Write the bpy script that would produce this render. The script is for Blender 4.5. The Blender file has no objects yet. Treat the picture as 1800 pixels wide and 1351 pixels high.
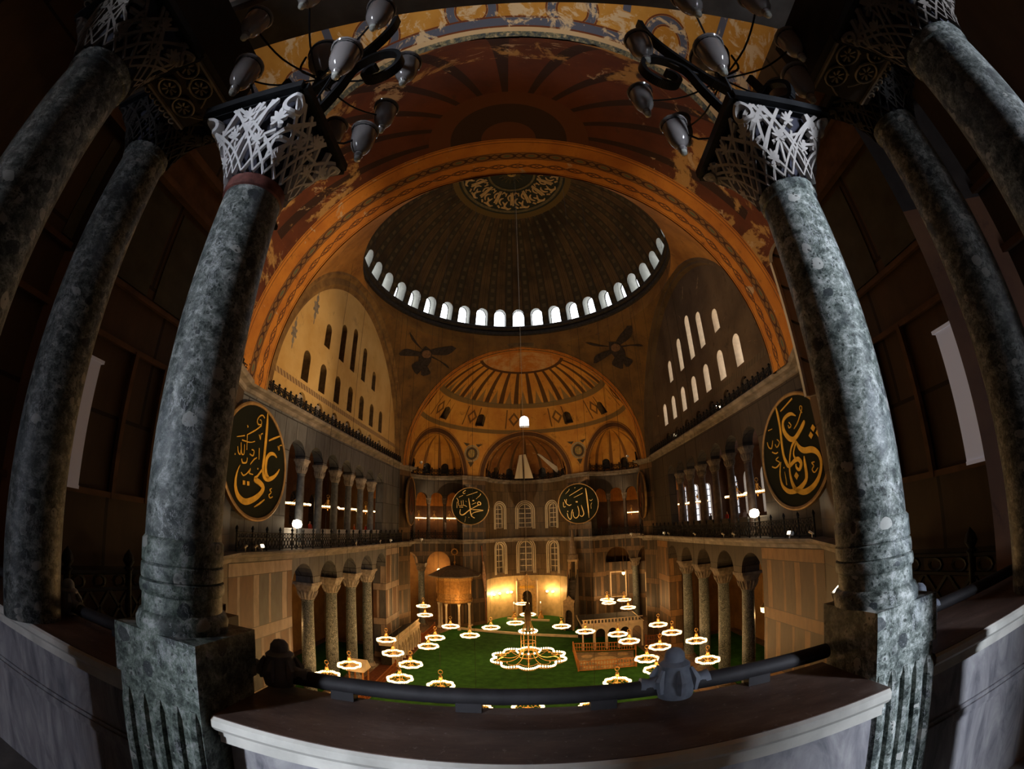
import bpy, math, random
from math import sin, cos, pi, radians, sqrt, atan2, asin, acos, tan
from mathutils import Vector, Matrix
random.seed(7)
SC = bpy.context.scene
COL = SC.collection
# ------------------------------------------------------------------ camera
cd = bpy.data.cameras.new('camera'); cam = bpy.data.objects.new('camera', cd); COL.objects.link(cam)
fw = Vector((0.9475982269198756, 0.03292310836967318, 0.31776354302151555))
rt = Vector((0.0417094574896791, -0.9989114735186646, -0.02088514373153112))
up = Vector((-0.31673004513974423, -0.03304447015839136, 0.9479399461451798))
m = Matrix((rt, up, -fw)).transposed().to_4x4(); m.translation = Vector((-35.87409513, -0.77082588, 15.2156799))
cam.matrix_world = m
cd.type = 'PANO'; cd.sensor_width = 36.0; cd.clip_start = .02; cd.clip_end = 500
pt = cd if hasattr(cd, 'panorama_type') else cd.cycles
pt.panorama_type = 'FISHEYE_LENS_POLYNOMIAL'
pt.fisheye_fov = radians(200)
pt.fisheye_polynomial_k0 = 0.0
pt.fisheye_polynomial_k1 = -0.06554989368132429
pt.fisheye_polynomial_k2 = -9.630426137465187e-06
pt.fisheye_polynomial_k3 = 1.1675474827455918e-05
pt.fisheye_polynomial_k4 = -1.383202262350596e-07
SC.camera = cam
# ------------------------------------------------------------------ world, view
W = bpy.data.worlds.new('world'); SC.world = W; W.use_nodes = True
W.node_tree.nodes['Background'].inputs[0].default_value = (.5, .6, .75, 1)
W.node_tree.nodes['Background'].inputs[1].default_value = 0.0
SC.view_settings.view_transform = 'Standard'; SC.view_settings.look = 'None'
SC.view_settings.exposure = 0.0; SC.view_settings.gamma = 1.0; SC.view_settings.use_curve_mapping = False
SC.cycles.max_bounces = 5; SC.cycles.diffuse_bounces = 3; SC.cycles.glossy_bounces = 2
SC.cycles.sample_clamp_indirect = 3.0; SC.cycles.use_denoising = True
SC.cycles.caustics_reflective = False; SC.cycles.caustics_refractive = False
# light levels
E_DOME, E_WEST, E_SOUTH, E_SGAL = 5.0, 170.0, 2.6, 1.1
P_RING, P_GALLERY, P_TYMP, P_SEMI, P_APSE = 128.0, 20.0, 5200.0, 620.0, 190.0
WARM = (1.0, .55, .2); COOL = (.8, .88, 1.0)
LIGHT_JOBS = []          # filled by the lamp builders below

# ------------------------------------------------------------------ material helper
class NT:
    def __init__(s, name, rough=.7, metal=0.0, spec=.3):
        s.m = bpy.data.materials.new(name); s.m.use_nodes = True; s.t = s.m.node_tree
        s.b = s.t.nodes['Principled BSDF']; s.b.inputs['Roughness'].default_value = rough; s.b.inputs['Metallic'].default_value = metal
        s.b.inputs['Specular IOR Level'].default_value = spec
        s.tc = None
    def n(s, ty, **kw):
        x = s.t.nodes.new(ty)
        for k, v in kw.items(): setattr(x, k, v)
        return x
    def L(s, a, b): s.t.links.new(a, b)
    def setin(s, sock, v):
        if isinstance(v, bpy.types.NodeSocket): s.L(v, sock)
        elif isinstance(v, (tuple, list)) and len(v) == 3 and sock.type == 'RGBA': sock.default_value = (*v, 1)
        else: sock.default_value = v
    def co(s, which='Object'):
        if not s.tc: s.tc = s.n('ShaderNodeTexCoord')
        return s.tc.outputs[which]
    def uv(s):
        x = s.n('ShaderNodeSeparateXYZ'); s.L(s.co('UV'), x.inputs[0]); return x.outputs[0], x.outputs[1]
    def xyz(s):
        x = s.n('ShaderNodeSeparateXYZ'); s.L(s.co('Object'), x.inputs[0]); return x.outputs
    def scale(s, v, sc):
        x = s.n('ShaderNodeMapping'); s.L(v, x.inputs[0]); x.inputs['Scale'].default_value = sc; return x.outputs[0]
    def math(s, op, a, b=None, c=None):
        x = s.n('ShaderNodeMath', operation=op); s.setin(x.inputs[0], a)
        if b is not None: s.setin(x.inputs[1], b)
        if c is not None: s.setin(x.inputs[2], c)
        return x.outputs[0]
    def noise(s, v, sc, det=4.0, rough=.55, dist=0.0):
        x = s.n('ShaderNodeTexNoise'); s.L(v, x.inputs['Vector']); x.inputs['Scale'].default_value = sc
        x.inputs['Detail'].default_value = det; x.inputs['Roughness'].default_value = rough; x.inputs['Distortion'].default_value = dist
        return x.outputs['Fac']
    def voro(s, v, sc, feat='F1'):
        x = s.n('ShaderNodeTexVoronoi', feature=feat); s.L(v, x.inputs['Vector']); x.inputs['Scale'].default_value = sc
        return x
    def ramp(s, f, stops, interp='LINEAR'):
        x = s.n('ShaderNodeValToRGB'); s.setin(x.inputs[0], f); r = x.color_ramp; r.interpolation = interp
        while len(r.elements) < len(stops): r.elements.new(1.0)
        for e, (p, c) in zip(r.elements, stops): e.position = p; e.color = (*c, 1) if len(c) == 3 else c
        return x.outputs[0]
    def step(s, f, lo, hi):
        x = s.n('ShaderNodeMapRange'); s.setin(x.inputs[0], f); x.inputs[1].default_value = lo; x.inputs[2].default_value = hi; return x.outputs[0]
    def mix(s, f, a, b):
        x = s.n('ShaderNodeMix', data_type='RGBA'); s.setin(x.inputs[0], f); s.setin(x.inputs[6], a); s.setin(x.inputs[7], b); return x.outputs[2]
    def band(s, v, c, w):           # 1 inside |v-c|<w
        return s.math('LESS_THAN', s.math('ABSOLUTE', s.math('SUBTRACT', v, c)), w)
    def AND(s, a, b): return s.math('MULTIPLY', a, b)
    def OR(s, a, b): return s.math('MAXIMUM', a, b)
    def base(s, c): s.setin(s.b.inputs['Base Color'], c); return s
    def bump(s, h, st=.3, d=.02):
        x = s.n('ShaderNodeBump'); s.setin(x.inputs['Height'], h); x.inputs['Strength'].default_value = st; x.inputs['Distance'].default_value = d
        s.L(x.outputs[0], s.b.inputs['Normal']); return s
    def emit(s, c, st): s.setin(s.b.inputs['Emission Color'], c); s.b.inputs['Emission Strength'].default_value = st; return s

def plain(name, c, rough=.7, metal=0.0, var=.35, sc=3.0, spec=.3):
    t = NT(name, rough, metal, spec); f = t.noise(t.co(), sc, 6)
    t.base(t.ramp(f, [(.3, tuple(x*(1-var) for x in c)), (.7, tuple(min(1, x*(1+var)) for x in c))])); return t.m
def glow(name, c, st):
    t = NT(name); t.base(c); t.emit(c, st); return t.m

def verde(name, dark=1.0, green=0.0):
    t = NT(name, .5, 0, .3); o = t.co()
    w = t.n('ShaderNodeTexNoise'); t.L(o, w.inputs['Vector']); w.inputs['Scale'].default_value = 5; w.inputs['Detail'].default_value = 3
    v = t.n('ShaderNodeVectorMath', operation='MULTIPLY_ADD'); t.L(w.outputs['Color'], v.inputs[0]); v.inputs[1].default_value = (.12,)*3; t.L(o, v.inputs[2]); o2 = v.outputs[0]
    f = t.noise(o2, 13, 10, .8)
    g = 1 + green
    base = t.ramp(f, [(.37, (.012*dark, .016*dark*g, .016*dark)), (.455, (.08*dark, .096*dark*g, .09*dark)), (.53, (.21*dark, .232*dark*g, .22*dark)), (.62, (.5*dark, .52*dark, .51*dark))])
    va = t.voro(o2, 9); rnd = t.n('ShaderNodeSeparateColor'); t.L(va.outputs['Color'], rnd.inputs[0])
    core = t.math('LESS_THAN', va.outputs['Distance'], .38)
    c = t.mix(t.AND(t.AND(core, t.math('GREATER_THAN', rnd.outputs[0], .84)), .85), base, (.5*dark, .5*dark, .47*dark))
    c = t.mix(t.AND(t.AND(core, t.math('LESS_THAN', rnd.outputs[0], .16)), .85), c, (.022*dark, .028*dark, .035*dark))
    vb = t.voro(o2, 38); r2 = t.n('ShaderNodeSeparateColor'); t.L(vb.outputs['Color'], r2.inputs[0])
    sp = t.AND(t.math('LESS_THAN', vb.outputs['Distance'], .33), t.math('LESS_THAN', r2.outputs[0], .25)); c = t.mix(t.AND(sp, .8), c, (.012*dark, .018*dark, .016*dark))
    big = t.noise(t.scale(o, (1, 1, .35)), 2.2, 3); c = t.mix(t.AND(t.step(big, .54, .66), .6), c, (.19*dark, .215*dark, .24*dark)); c = t.mix(t.AND(t.step(t.noise(o, 3.1, 5, .65), .56, .64), .75), c, (.03*dark, .038*dark, .042*dark))
    vein = t.AND(t.band(t.noise(t.scale(o2, (1, 1, .3)), 4.5, 8, .7, .3), .5, .007), t.step(t.noise(o, 2.6, 2), .48, .56)); c = t.mix(t.AND(vein, .7), c, (.5*dark, .52*dark, .54*dark))
    fine = t.noise(o, 55, 3, .8); c = t.mix(t.AND(t.step(fine, .6, .68), .45), c, (.42*dark, .44*dark, .44*dark)); c = t.mix(t.AND(t.step(t.noise(o, 33, 4, .8), .6, .66), .6), c, (.02*dark, .026*dark, .026*dark))
    t.base(c); t.bump(f, .12, .01); return t.m

def ochre(name, hi, lo, pale, pale_at=.66, dirt=(.05, .025, .012), sc=.35):
    t = NT(name, .75); o = t.co()
    c = t.ramp(t.noise(o, sc*1.2, 6, .6), [(.35, lo), (.62, hi)])
    c = t.mix(t.AND(t.step(t.noise(o, sc*2.1, 7, .65, .8), pale_at, pale_at+.05), .85), c, pale)
    c = t.mix(t.AND(t.step(t.noise(o, sc*3.3, 7, .7, .5), .58, .72), .65), c, dirt)
    return t, c
GOLD_HI, GOLD_LO, PALE = (.62, .3, .055), (.42, .17, .03), (.55, .42, .28)

def m_ochre(name='painted_ochre_plaster', hi=GOLD_HI, lo=GOLD_LO, pale=PALE, at=.66, dirt=(.05, .025, .012), sc=.35):
    t, c = ochre(name, hi, lo, pale, at, dirt, sc); t.base(c); return t.m

def m_ribs(name, nribs, hi, lo, pale, rib=(.03, .012, .006), zlo=0, at=.68, w=.16):
    # UV: u = rib index, v = height
    t, c = ochre(name, hi, lo, pale, at, sc=.3); u, v = t.uv()
    fr = t.math('ABSOLUTE', t.math('SUBTRACT', t.math('FRACT', u), .5))
    c = t.mix(t.AND(t.AND(t.math('LESS_THAN', fr, w), t.math('GREATER_THAN', v, zlo)), .9), c, rib)
    return t, c

def m_arch_band(name, hi, lo, pale, at, guil=True):
    # UV: u = metres along the arc, v = 0..1 across
    t, c = ochre(name, hi, lo, pale, at, (.1, .04, .015), .45); u, v = t.uv(); ink = (.06, .022, .012); green = (.11, .12, .07)
    k = t.math('MULTIPLY', u, pi/1.3); s1 = t.math('MULTIPLY', t.math('SINE', k), .055)
    g = t.OR(t.math('LESS_THAN', t.math('ABSOLUTE', t.math('SUBTRACT', t.math('SUBTRACT', v, .22), s1)), .014),
             t.math('LESS_THAN', t.math('ABSOLUTE', t.math('ADD', t.math('SUBTRACT', v, .22), s1)), .014))
    k2 = t.math('MULTIPLY', u, pi/.43); s2 = t.math('MULTIPLY', t.math('SINE', k2), .035)
    g2 = t.AND(t.math('LESS_THAN', t.math('ABSOLUTE', t.math('SUBTRACT', t.math('ABSOLUTE', t.math('SUBTRACT', v, .22)), t.math('ABSOLUTE', s2))), .012), t.math('GREATER_THAN', t.math('ABSOLUTE', s1), .02))
    c = t.mix(t.AND(t.OR(g, g2), .85), c, ink)
    # border with medallions
    bd = t.band(v, .52, .085); c = t.mix(t.AND(bd, .8), c, (.14, .085, .035))
    vv = t.math('DIVIDE', t.math('SUBTRACT', v, .52), .085); uu = t.math('SUBTRACT', t.math('FRACT', t.math('MULTIPLY', u, .62)), .5)
    rr = t.math('SQRT', t.math('ADD', t.math('MULTIPLY', vv, vv), t.math('MULTIPLY', t.math('MULTIPLY', uu, uu), 6.0)))
    c = t.mix(t.AND(bd, t.band(rr, .8, .14)), c, ink); c = t.mix(t.AND(bd, t.math('LESS_THAN', rr, .35)), c, green)
    dm = t.math('ADD', t.math('ABSOLUTE', vv), t.math('MULTIPLY', t.math('SUBTRACT', .5, t.math('ABSOLUTE', uu)), 3.2)); c = t.mix(t.AND(bd, t.band(dm, .75, .16)), c, ink)
    for q in (.035, .425, .615, .9, .97): c = t.mix(t.AND(t.band(v, q, .008), .85), c, ink)
    t.base(c); return t.m
# ------------------------------------------------------------------ mesh helper
class MB:
    def __init__(s): s.v = []; s.f = []; s.uv = []; s.mi = []; s.M = None; s.sm = []
    def P(s, p):
        p = Vector(p)
        if s.M is not None: p = s.M @ p
        s.v.append(p); return len(s.v)-1
    def face(s, pts, uv=None, m=0, sm=False):
        idx = [s.P(p) for p in pts]; s.f.append(idx); s.uv.append(uv or [(0, 0)]*len(idx)); s.mi.append(m); s.sm.append(sm)
    def grid(s, fn, us, vs, m=0, uvf=None, keep=None, sm=True):
        n = len(vs); base = len(s.v)
        for u in us:
            for v in vs: s.P(fn(u, v))
        for i in range(len(us)-1):
            for j in range(n-1):
                if keep and not keep((us[i]+us[i+1])/2, (vs[j]+vs[j+1])/2): continue
                q = [(i, j), (i+1, j), (i+1, j+1), (i, j+1)]
                s.f.append([base+a*n+b for a, b in q]); s.mi.append(m); s.sm.append(sm)
                s.uv.append([uvf(us[a], vs[b]) if uvf else (us[a], vs[b]) for a, b in q])
    def box(s, x0, x1, y0, y1, z0, z1, m=0):
        c = [(x, y, z) for z in (z0, z1) for y in (y0, y1) for x in (x0, x1)]
        b = len(s.v)
        for p in c: s.P(p)
        for q, uvax in (((0, 2, 3, 1), 2), ((4, 5, 7, 6), 2), ((0, 1, 5, 4), 1), ((2, 6, 7, 3), 1), ((0, 4, 6, 2), 0), ((1, 3, 7, 5), 0)):
            s.f.append([b+i for i in q]); s.mi.append(m); s.sm.append(False)
            s.uv.append([((c[i][1] if uvax == 0 else c[i][0]), (c[i][1] if uvax == 2 else c[i][2])) for i in q])
    def bar(s, a, b, w, h, m=0):       # box between two points, w sideways, h upright
        a, b = Vector(a), Vector(b); d = (b-a); L = d.length; d.normalize()
        r = d.cross(Vector((0, 0, 1))); r = r.normalized() if r.length > 1e-4 else Vector((1, 0, 0)); u = r.cross(d)
        old = s.M; mm = Matrix((r, d, u)).transposed().to_4x4(); mm.translation = a
        s.M = (old @ mm) if old is not None else mm
        s.box(-w/2, w/2, 0, L, -h/2, h/2, m); s.M = old
    def lathe(s, prof, c=(0, 0, 0), n=24, m=0, sm=True, a0=0, a1=2*pi, cap=False):
        c = Vector(c); b = len(s.v); full = abs(a1-a0-2*pi) < 1e-6; k = n if full else n+1
        for r, z in prof:
            for i in range(k):
                a = a0+(a1-a0)*i/n; s.P(c+Vector((r*cos(a), r*sin(a), z)))
        for j in range(len(prof)-1):
            for i in range(n):
                i2 = (i+1) % k
                s.f.append([b+j*k+i, b+j*k+i2, b+(j+1)*k+i2, b+(j+1)*k+i]); s.mi.append(m); s.sm.append(sm)
                s.uv.append([(i/n, prof[j][1]), ((i+1)/n, prof[j][1]), ((i+1)/n, prof[j+1][1]), (i/n, prof[j+1][1])])
        if cap:
            for j in (0, len(prof)-1):
                if prof[j][0] > 1e-4: s.f.append([b+j*k+i for i in range(k)]); s.mi.append(m); s.sm.append(False); s.uv.append([(0, 0)]*k)
    def tube(s, pts, r, n=8, m=0, closed=False, cap=True):
        pts = [Vector(p) for p in pts]; N = len(pts); rs = r if isinstance(r, (list, tuple)) else [r]*N
        b = len(s.v); ref = None
        for i, p in enumerate(pts):
            if closed: d = pts[(i+1) % N]-pts[i-1]
            else: d = pts[min(i+1, N-1)]-pts[max(i-1, 0)]
            d.normalize()
            if ref is None: ref = d.orthogonal().normalized()
            ref = (ref-d*ref.dot(d)); ref = ref.normalized() if ref.length > 1e-5 else d.orthogonal().normalized(); q = d.cross(ref)
            for k in range(n):
                a = 2*pi*k/n; s.P(p+(ref*cos(a)+q*sin(a))*rs[i])
        for i in range(N if closed else N-1):
            for k in range(n):
                a, c = b+i*n, b+((i+1) % N)*n; k2 = (k+1) % n
                s.f.append([a+k, a+k2, c+k2, c+k]); s.mi.append(m); s.sm.append(True); s.uv.append([(0, 0)]*4)
        if cap and not closed:
            for e in (b, b+(N-1)*n): s.f.append([e+k for k in range(n)]); s.mi.append(m); s.sm.append(False); s.uv.append([(0, 0)]*n)
    def prism(s, poly, fn, d0, d1, m=0):   # polygon (u,w) extruded along fn's third axis
        n = len(poly)
        s.face([fn(u, w, d0) for u, w in poly], m=m); s.face([fn(u, w, d1) for u, w in reversed(poly)], m=m)
        for i in range(n):
            a, b = poly[i], poly[(i+1) % n]; s.face([fn(*a, d0), fn(*b, d0), fn(*b, d1), fn(*a, d1)], m=m)
    def sweep(s, path, prof, m=0, closed=False):   # path (x,y), profile (offset to the path's left, z)
        P = [Vector((p[0], p[1])) for p in path]; N = len(P); rows = []; L = 0
        for i in range(N):
            a = P[i]-P[i-1] if (i > 0 or closed) else P[1]-P[0]; b = P[(i+1) % N]-P[i] if (i < N-1 or closed) else P[-1]-P[-2]
            a.normalize(); b.normalize(); na, nb = Vector((-a.y, a.x)), Vector((-b.y, b.x)); nn = (na+nb); nn = nn/max(.35, (1+na.dot(nb)))
            if i: L += (P[i]-P[i-1]).length
            rows.append((P[i], nn, L))
        for i in range(N if closed else N-1):
            p, q = rows[i], rows[(i+1) % N]
            for j in range(len(prof)-1):
                (o0, z0), (o1, z1) = prof[j], prof[j+1]
                f = lambda r, o, z: (r[0].x+r[1].x*o, r[0].y+r[1].y*o, z)
                s.face([f(p, o0, z0), f(q, o0, z0), f(q, o1, z1), f(p, o1, z1)], [(p[2], z0), (q[2], z0), (q[2], z1), (p[2], z1)], m)
    def ribbon(s, pts, fn, th, m=0):     # pts (u,w,width) strip drawn on fn(u,w,d), th thick
        Q = spline(pts, 4); out = []
        for i, (u, w, wd) in enumerate(Q):
            a, b = Q[max(i-1, 0)], Q[min(i+1, len(Q)-1)]; du, dw = b[0]-a[0], b[1]-a[1]; l = sqrt(du*du+dw*dw) or 1
            out.append(((u-dw/l*wd/2, w+du/l*wd/2), (u+dw/l*wd/2, w-du/l*wd/2)))
        for (a, b), (c, d) in zip(out, out[1:]):
            s.face([fn(*a, th), fn(*b, th), fn(*d, th), fn(*c, th)], m=m)
            s.face([fn(*a, 0), fn(*a, th), fn(*c, th), fn(*c, 0)], m=m); s.face([fn(*b, th), fn(*b, 0), fn(*d, 0), fn(*d, th)], m=m)
    def build(s, name, mats, parent=None, origin=None, local=False):
        me = bpy.data.meshes.new(name)
        off = Vector((0, 0, 0))
        if parent is not None and not local: off = wloc(parent)
        if origin is not None: off = Vector(origin)
        me.from_pydata([tuple(p-off) for p in s.v], [], s.f)
        uvl = me.uv_layers.new(name='UVMap')
        flat = [c for u in s.uv for p in u for c in p]
        uvl.data.foreach_set('uv', flat)
        if not isinstance(mats, (list, tuple)): mats = [mats]
        for mm in mats: me.materials.append(mm)
        me.polygons.foreach_set('material_index', s.mi); me.polygons.foreach_set('use_smooth', s.sm)
        me.validate(); me.update()
        if any(s.sm): me.set_sharp_from_angle(angle=radians(40))
        o = bpy.data.objects.new(name, me); COL.objects.link(o)
        if parent is not None: o.parent = parent
        elif origin is not None: o.location = off
        return o
def wloc(o):
    v = Vector((0, 0, 0))
    while o is not None: v += o.location; o = o.parent
    return v
def spline(pts, k=4):
    if len(pts) < 3: return [tuple(p) for p in pts]
    out = []
    for i in range(len(pts)-1):
        p0, p1, p2, p3 = pts[max(i-1, 0)], pts[i], pts[i+1], pts[min(i+2, len(pts)-1)]
        for j in range(k):
            t = j/k; out.append(tuple(.5*((2*b)+(c-a)*t+(2*a-5*b+4*c-d)*t*t+(3*b-a-3*c+d)*t**3) for a, b, c, d in zip(p0, p1, p2, p3)))
    out.append(tuple(pts[-1])); return out
def lin(a, b, n): return [a+(b-a)*i/n for i in range(n+1)]
def tag(o, label, cat, group=None, kind=None):
    o['label'] = label; o['category'] = cat
    if group: o['group'] = group
    o['kind'] = kind or 'thing'
    return o
def thing(name, label, cat, loc=(0, 0, 0), group=None, rz=0):
    o = bpy.data.objects.new(name, None); COL.objects.link(o); o.location = loc; o.rotation_euler = (0, 0, rz); o.empty_display_size = .2
    return tag(o, label, cat, group)
def struct(o): o['kind'] = 'structure'; return o
def copy_thing(root, loc, label=None, rz=None, name=None):
    r = root.copy(); COL.objects.link(r); r.location = loc
    if label: r['label'] = label
    if rz is not None: r.rotation_euler = (0, 0, rz)
    for c in list(root.children):
        d = c.copy(); COL.objects.link(d); d.parent = r
        for g in list(c.children):
            e = g.copy(); COL.objects.link(e); e.parent = d
    return r
def point(loc, power, col=WARM, r=.12, parent=None):
    l = bpy.data.lights.new('lamp_light', 'POINT'); l.energy = power; l.color = col; l.shadow_soft_size = r
    o = bpy.data.objects.new('lamp_light', l); COL.objects.link(o); o.location = loc
    if parent is not None: o.parent = parent; o.location = Vector(loc)-wloc(parent)
    return o
def spot(loc, to, power, ang, col=WARM, r=.15, parent=None, blend=.6):
    l = bpy.data.lights.new('flood_light', 'SPOT'); l.energy = power; l.color = col; l.shadow_soft_size = r; l.spot_size = radians(ang); l.spot_blend = blend
    o = bpy.data.objects.new('flood_light', l); COL.objects.link(o); o.location = loc
    d = Vector(to)-Vector(loc); o.rotation_euler = d.to_track_quat('-Z', 'Y').to_euler()
    if parent is not None: o.parent = parent; o.location = Vector(loc)-wloc(parent)
    return o
def arch_wall(mb, f, u0, u1, z0, z1, ops, depth, du=1.5, mf=0, mr=1, back=False, uvs=None, na=12):
    uvs = uvs or (lambda u, z: (u, z))
    def strip(a, b, za, zb, d=0.0):
        if b-a < 1e-4 or zb-za < 1e-4: return
        n = max(1, math.ceil((b-a)/du))
        for i in range(n):
            p, q = a+(b-a)*i/n, a+(b-a)*(i+1)/n
            mb.face([f(p, za, d), f(q, za, d), f(q, zb, d), f(p, zb, d)], [uvs(p, za), uvs(q, za), uvs(q, zb), uvs(p, zb)], mf)
    for d in ((0.0, depth) if back else (0.0,)):
        cur = u0
        for op in ops:
            c, w, zb, zs = op[:4]; k = op[4] if len(op) > 4 else 1.0
            strip(cur, c-w, z0, z1, d)
            if zb > z0: strip(c-w, c+w, z0, zb, d)
            arc = [(c-w*cos(pi*i/na), zs+w*k*sin(pi*i/na)) for i in range(na+1)]
            for (a, za), (b, zc) in zip(arc, arc[1:]):
                mb.face([f(a, za, d), f(b, zc, d), f(b, z1, d), f(a, z1, d)], [uvs(a, za), uvs(b, zc), uvs(b, z1), uvs(a, z1)], mf)
            if d == 0.0:
                ol = [(c-w, zb)]+arc+[(c+w, zb)]
                if zb > z0+1e-4: ol.append((c-w, zb))
                for a, b in zip(ol, ol[1:]):
                    mb.face([f(*a, 0), f(*b, 0), f(*b, depth), f(*a, depth)], [uvs(*a), uvs(*b), (uvs(*b)[0]+depth, uvs(*b)[1]), (uvs(*a)[0]+depth, uvs(*a)[1])], mr)
            cur = c+w
        strip(cur, u1, z0, z1, d)
NWIN = [0]
def pane(f, op, d, mat, frame=None, na=10, bars=0):
    c, w, zb, zs = op[:4]; k = op[4] if len(op) > 4 else 1.0; mb = MB()
    arc = [(c-w*cos(pi*i/na), zs+w*k*sin(pi*i/na)) for i in range(na+1)]
    for (a, za), (b, zc) in zip(arc, arc[1:]):
        mb.face([f(a, zb, d), f(b, zb, d), f(b, zc, d), f(a, za, d)], [(a, zb), (b, zb), (b, zc), (a, za)])
    mats = [mat]
    if frame:
        mats.append(frame); t = .09*w+.03
        ol = [(c-w, zb)]+arc+[(c+w, zb), (c-w, zb)]
        for a, b in zip(ol, ol[1:]):
            ia = (c+(a[0]-c)*(1-t), a[1]-(t*w if a[1] > zs else 0)+(t*w if a[1] == zb else 0)); ib = (c+(b[0]-c)*(1-t), b[1]-(t*w if b[1] > zs else 0)+(t*w if b[1] == zb else 0))
            mb.face([f(*a, d-.06), f(*b, d-.06), f(*ib, d-.06), f(*ia, d-.06)], m=1); mb.face([f(*ia, d-.06), f(*ib, d-.06), f(*ib, d), f(*ia, d)], m=1)
        for i in range(bars):
            z = zb+(zs+w*k-zb)*(i+1)/(bars+1); h = .03+.03*w; ww = w if z < zs else w*sqrt(max(0, 1-((z-zs)/(w*k))**2))
            mb.face([f(c-ww, z-h, d-.05), f(c+ww, z-h, d-.05), f(c+ww, z+h, d-.05), f(c-ww, z+h, d-.05)], m=1)
        if bars: mb.face([f(c-.05*w-.02, zb, d-.05), f(c+.05*w+.02, zb, d-.05), f(c+.05*w+.02, zs+w*k, d-.05), f(c-.05*w-.02, zs+w*k, d-.05)], m=1)
    NWIN[0] += 1
    return struct(mb.build('window_%d' % NWIN[0], mats))
# ------------------------------------------------------------------ materials
M_plaster = m_ochre()
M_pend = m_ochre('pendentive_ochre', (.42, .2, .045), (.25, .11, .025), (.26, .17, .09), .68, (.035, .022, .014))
M_pendE = m_ochre('dark_pendentive_ochre', (.2, .105, .028), (.1, .055, .02), (.17, .12, .065), .68, (.025, .018, .014))  # east pair: darker copy of the pendentive ochre
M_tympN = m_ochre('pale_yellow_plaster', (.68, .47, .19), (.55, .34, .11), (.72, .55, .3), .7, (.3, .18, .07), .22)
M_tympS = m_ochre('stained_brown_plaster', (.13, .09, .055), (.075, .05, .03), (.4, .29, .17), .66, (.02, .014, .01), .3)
M_soff = m_arch_band('painted_arch_soffit', (.55, .22, .03), (.4, .14, .02), (.5, .38, .26), .63)
M_archN = m_ochre('arch_moulding_paint', (.26, .15, .05), (.13, .07, .025), (.3, .2, .1), .66, (.04, .02, .01), .7)
t, c = m_ribs('ribbed_semidome_paint', 14, (.6, .31, .06), (.46, .2, .035), (.5, .36, .2), zlo=33.3); u, v = t.uv()
ir = (.05, .025, .012)
c = t.mix(t.AND(t.OR(t.band(v, 33.1, .3), t.band(v, 29.6, .28)), .85), c, (.13, .1, .05))
fr = t.math('ABSOLUTE', t.math('SUBTRACT', t.math('FRACT', t.math('MULTIPLY', u, 1.0)), .5))
leaf = t.AND(t.math('LESS_THAN', t.math('ADD', t.math('MULTIPLY', t.math('SUBTRACT', .5, fr), 4.2), t.math('MULTIPLY', t.math('SUBTRACT', v, 33.3), .62)), 1.0), t.math('GREATER_THAN', v, 33.3))
c = t.mix(t.AND(leaf, .75), c, (.12, .11, .07))
ap = t.math('GREATER_THAN', v, 36.6); c = t.mix(ap, c, t.ramp(t.noise(t.co(), .5, 6, .7), [(.4, (.42, .16, .03)), (.6, (.5, .34, .18))])); c = t.mix(t.band(v, 36.6, .08), c, (.07, .03, .012))
pan = t.AND(t.math('GREATER_THAN', v, 30.1), t.math('LESS_THAN', v, 32.6))
f2 = t.math('ABSOLUTE', t.math('SUBTRACT', t.math('FRACT', t.math('MULTIPLY', u, .395)), .5))
c = t.mix(t.AND(t.AND(pan, t.band(f2, .33, .015)), .8), c, ir)
ro = t.math('ADD', t.math('MULTIPLY', t.math('SUBTRACT', .5, f2), 7.5), t.math('ABSOLUTE', t.math('SUBTRACT', v, 31.35)))
c = t.mix(t.AND(t.AND(pan, t.band(ro, .75, .2)), .8), c, ir); t.base(c); M_semiE = t.m
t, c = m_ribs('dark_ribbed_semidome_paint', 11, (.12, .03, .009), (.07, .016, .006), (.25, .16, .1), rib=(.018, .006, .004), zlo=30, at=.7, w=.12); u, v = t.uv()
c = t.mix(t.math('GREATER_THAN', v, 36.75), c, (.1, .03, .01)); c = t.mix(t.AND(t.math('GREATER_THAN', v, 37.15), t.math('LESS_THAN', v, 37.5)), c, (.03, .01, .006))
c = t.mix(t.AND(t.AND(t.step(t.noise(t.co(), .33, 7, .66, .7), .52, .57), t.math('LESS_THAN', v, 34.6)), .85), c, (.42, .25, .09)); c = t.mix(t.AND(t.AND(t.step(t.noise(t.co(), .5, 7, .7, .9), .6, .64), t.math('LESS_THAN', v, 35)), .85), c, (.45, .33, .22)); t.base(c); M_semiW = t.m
t, c = m_ribs('conch_paint', 7, (.58, .29, .055), (.42, .18, .03), (.5, .36, .2), rib=(.16, .07, .02), w=.11); t.base(c); M_conch = t.m
t, c = m_ribs('west_conch_paint', 7, (.5, .2, .03), (.33, .12, .02), (.5, .36, .22), rib=(.1, .05, .02), at=.6, w=.08); t.base(c); M_conchW = t.m
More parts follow.
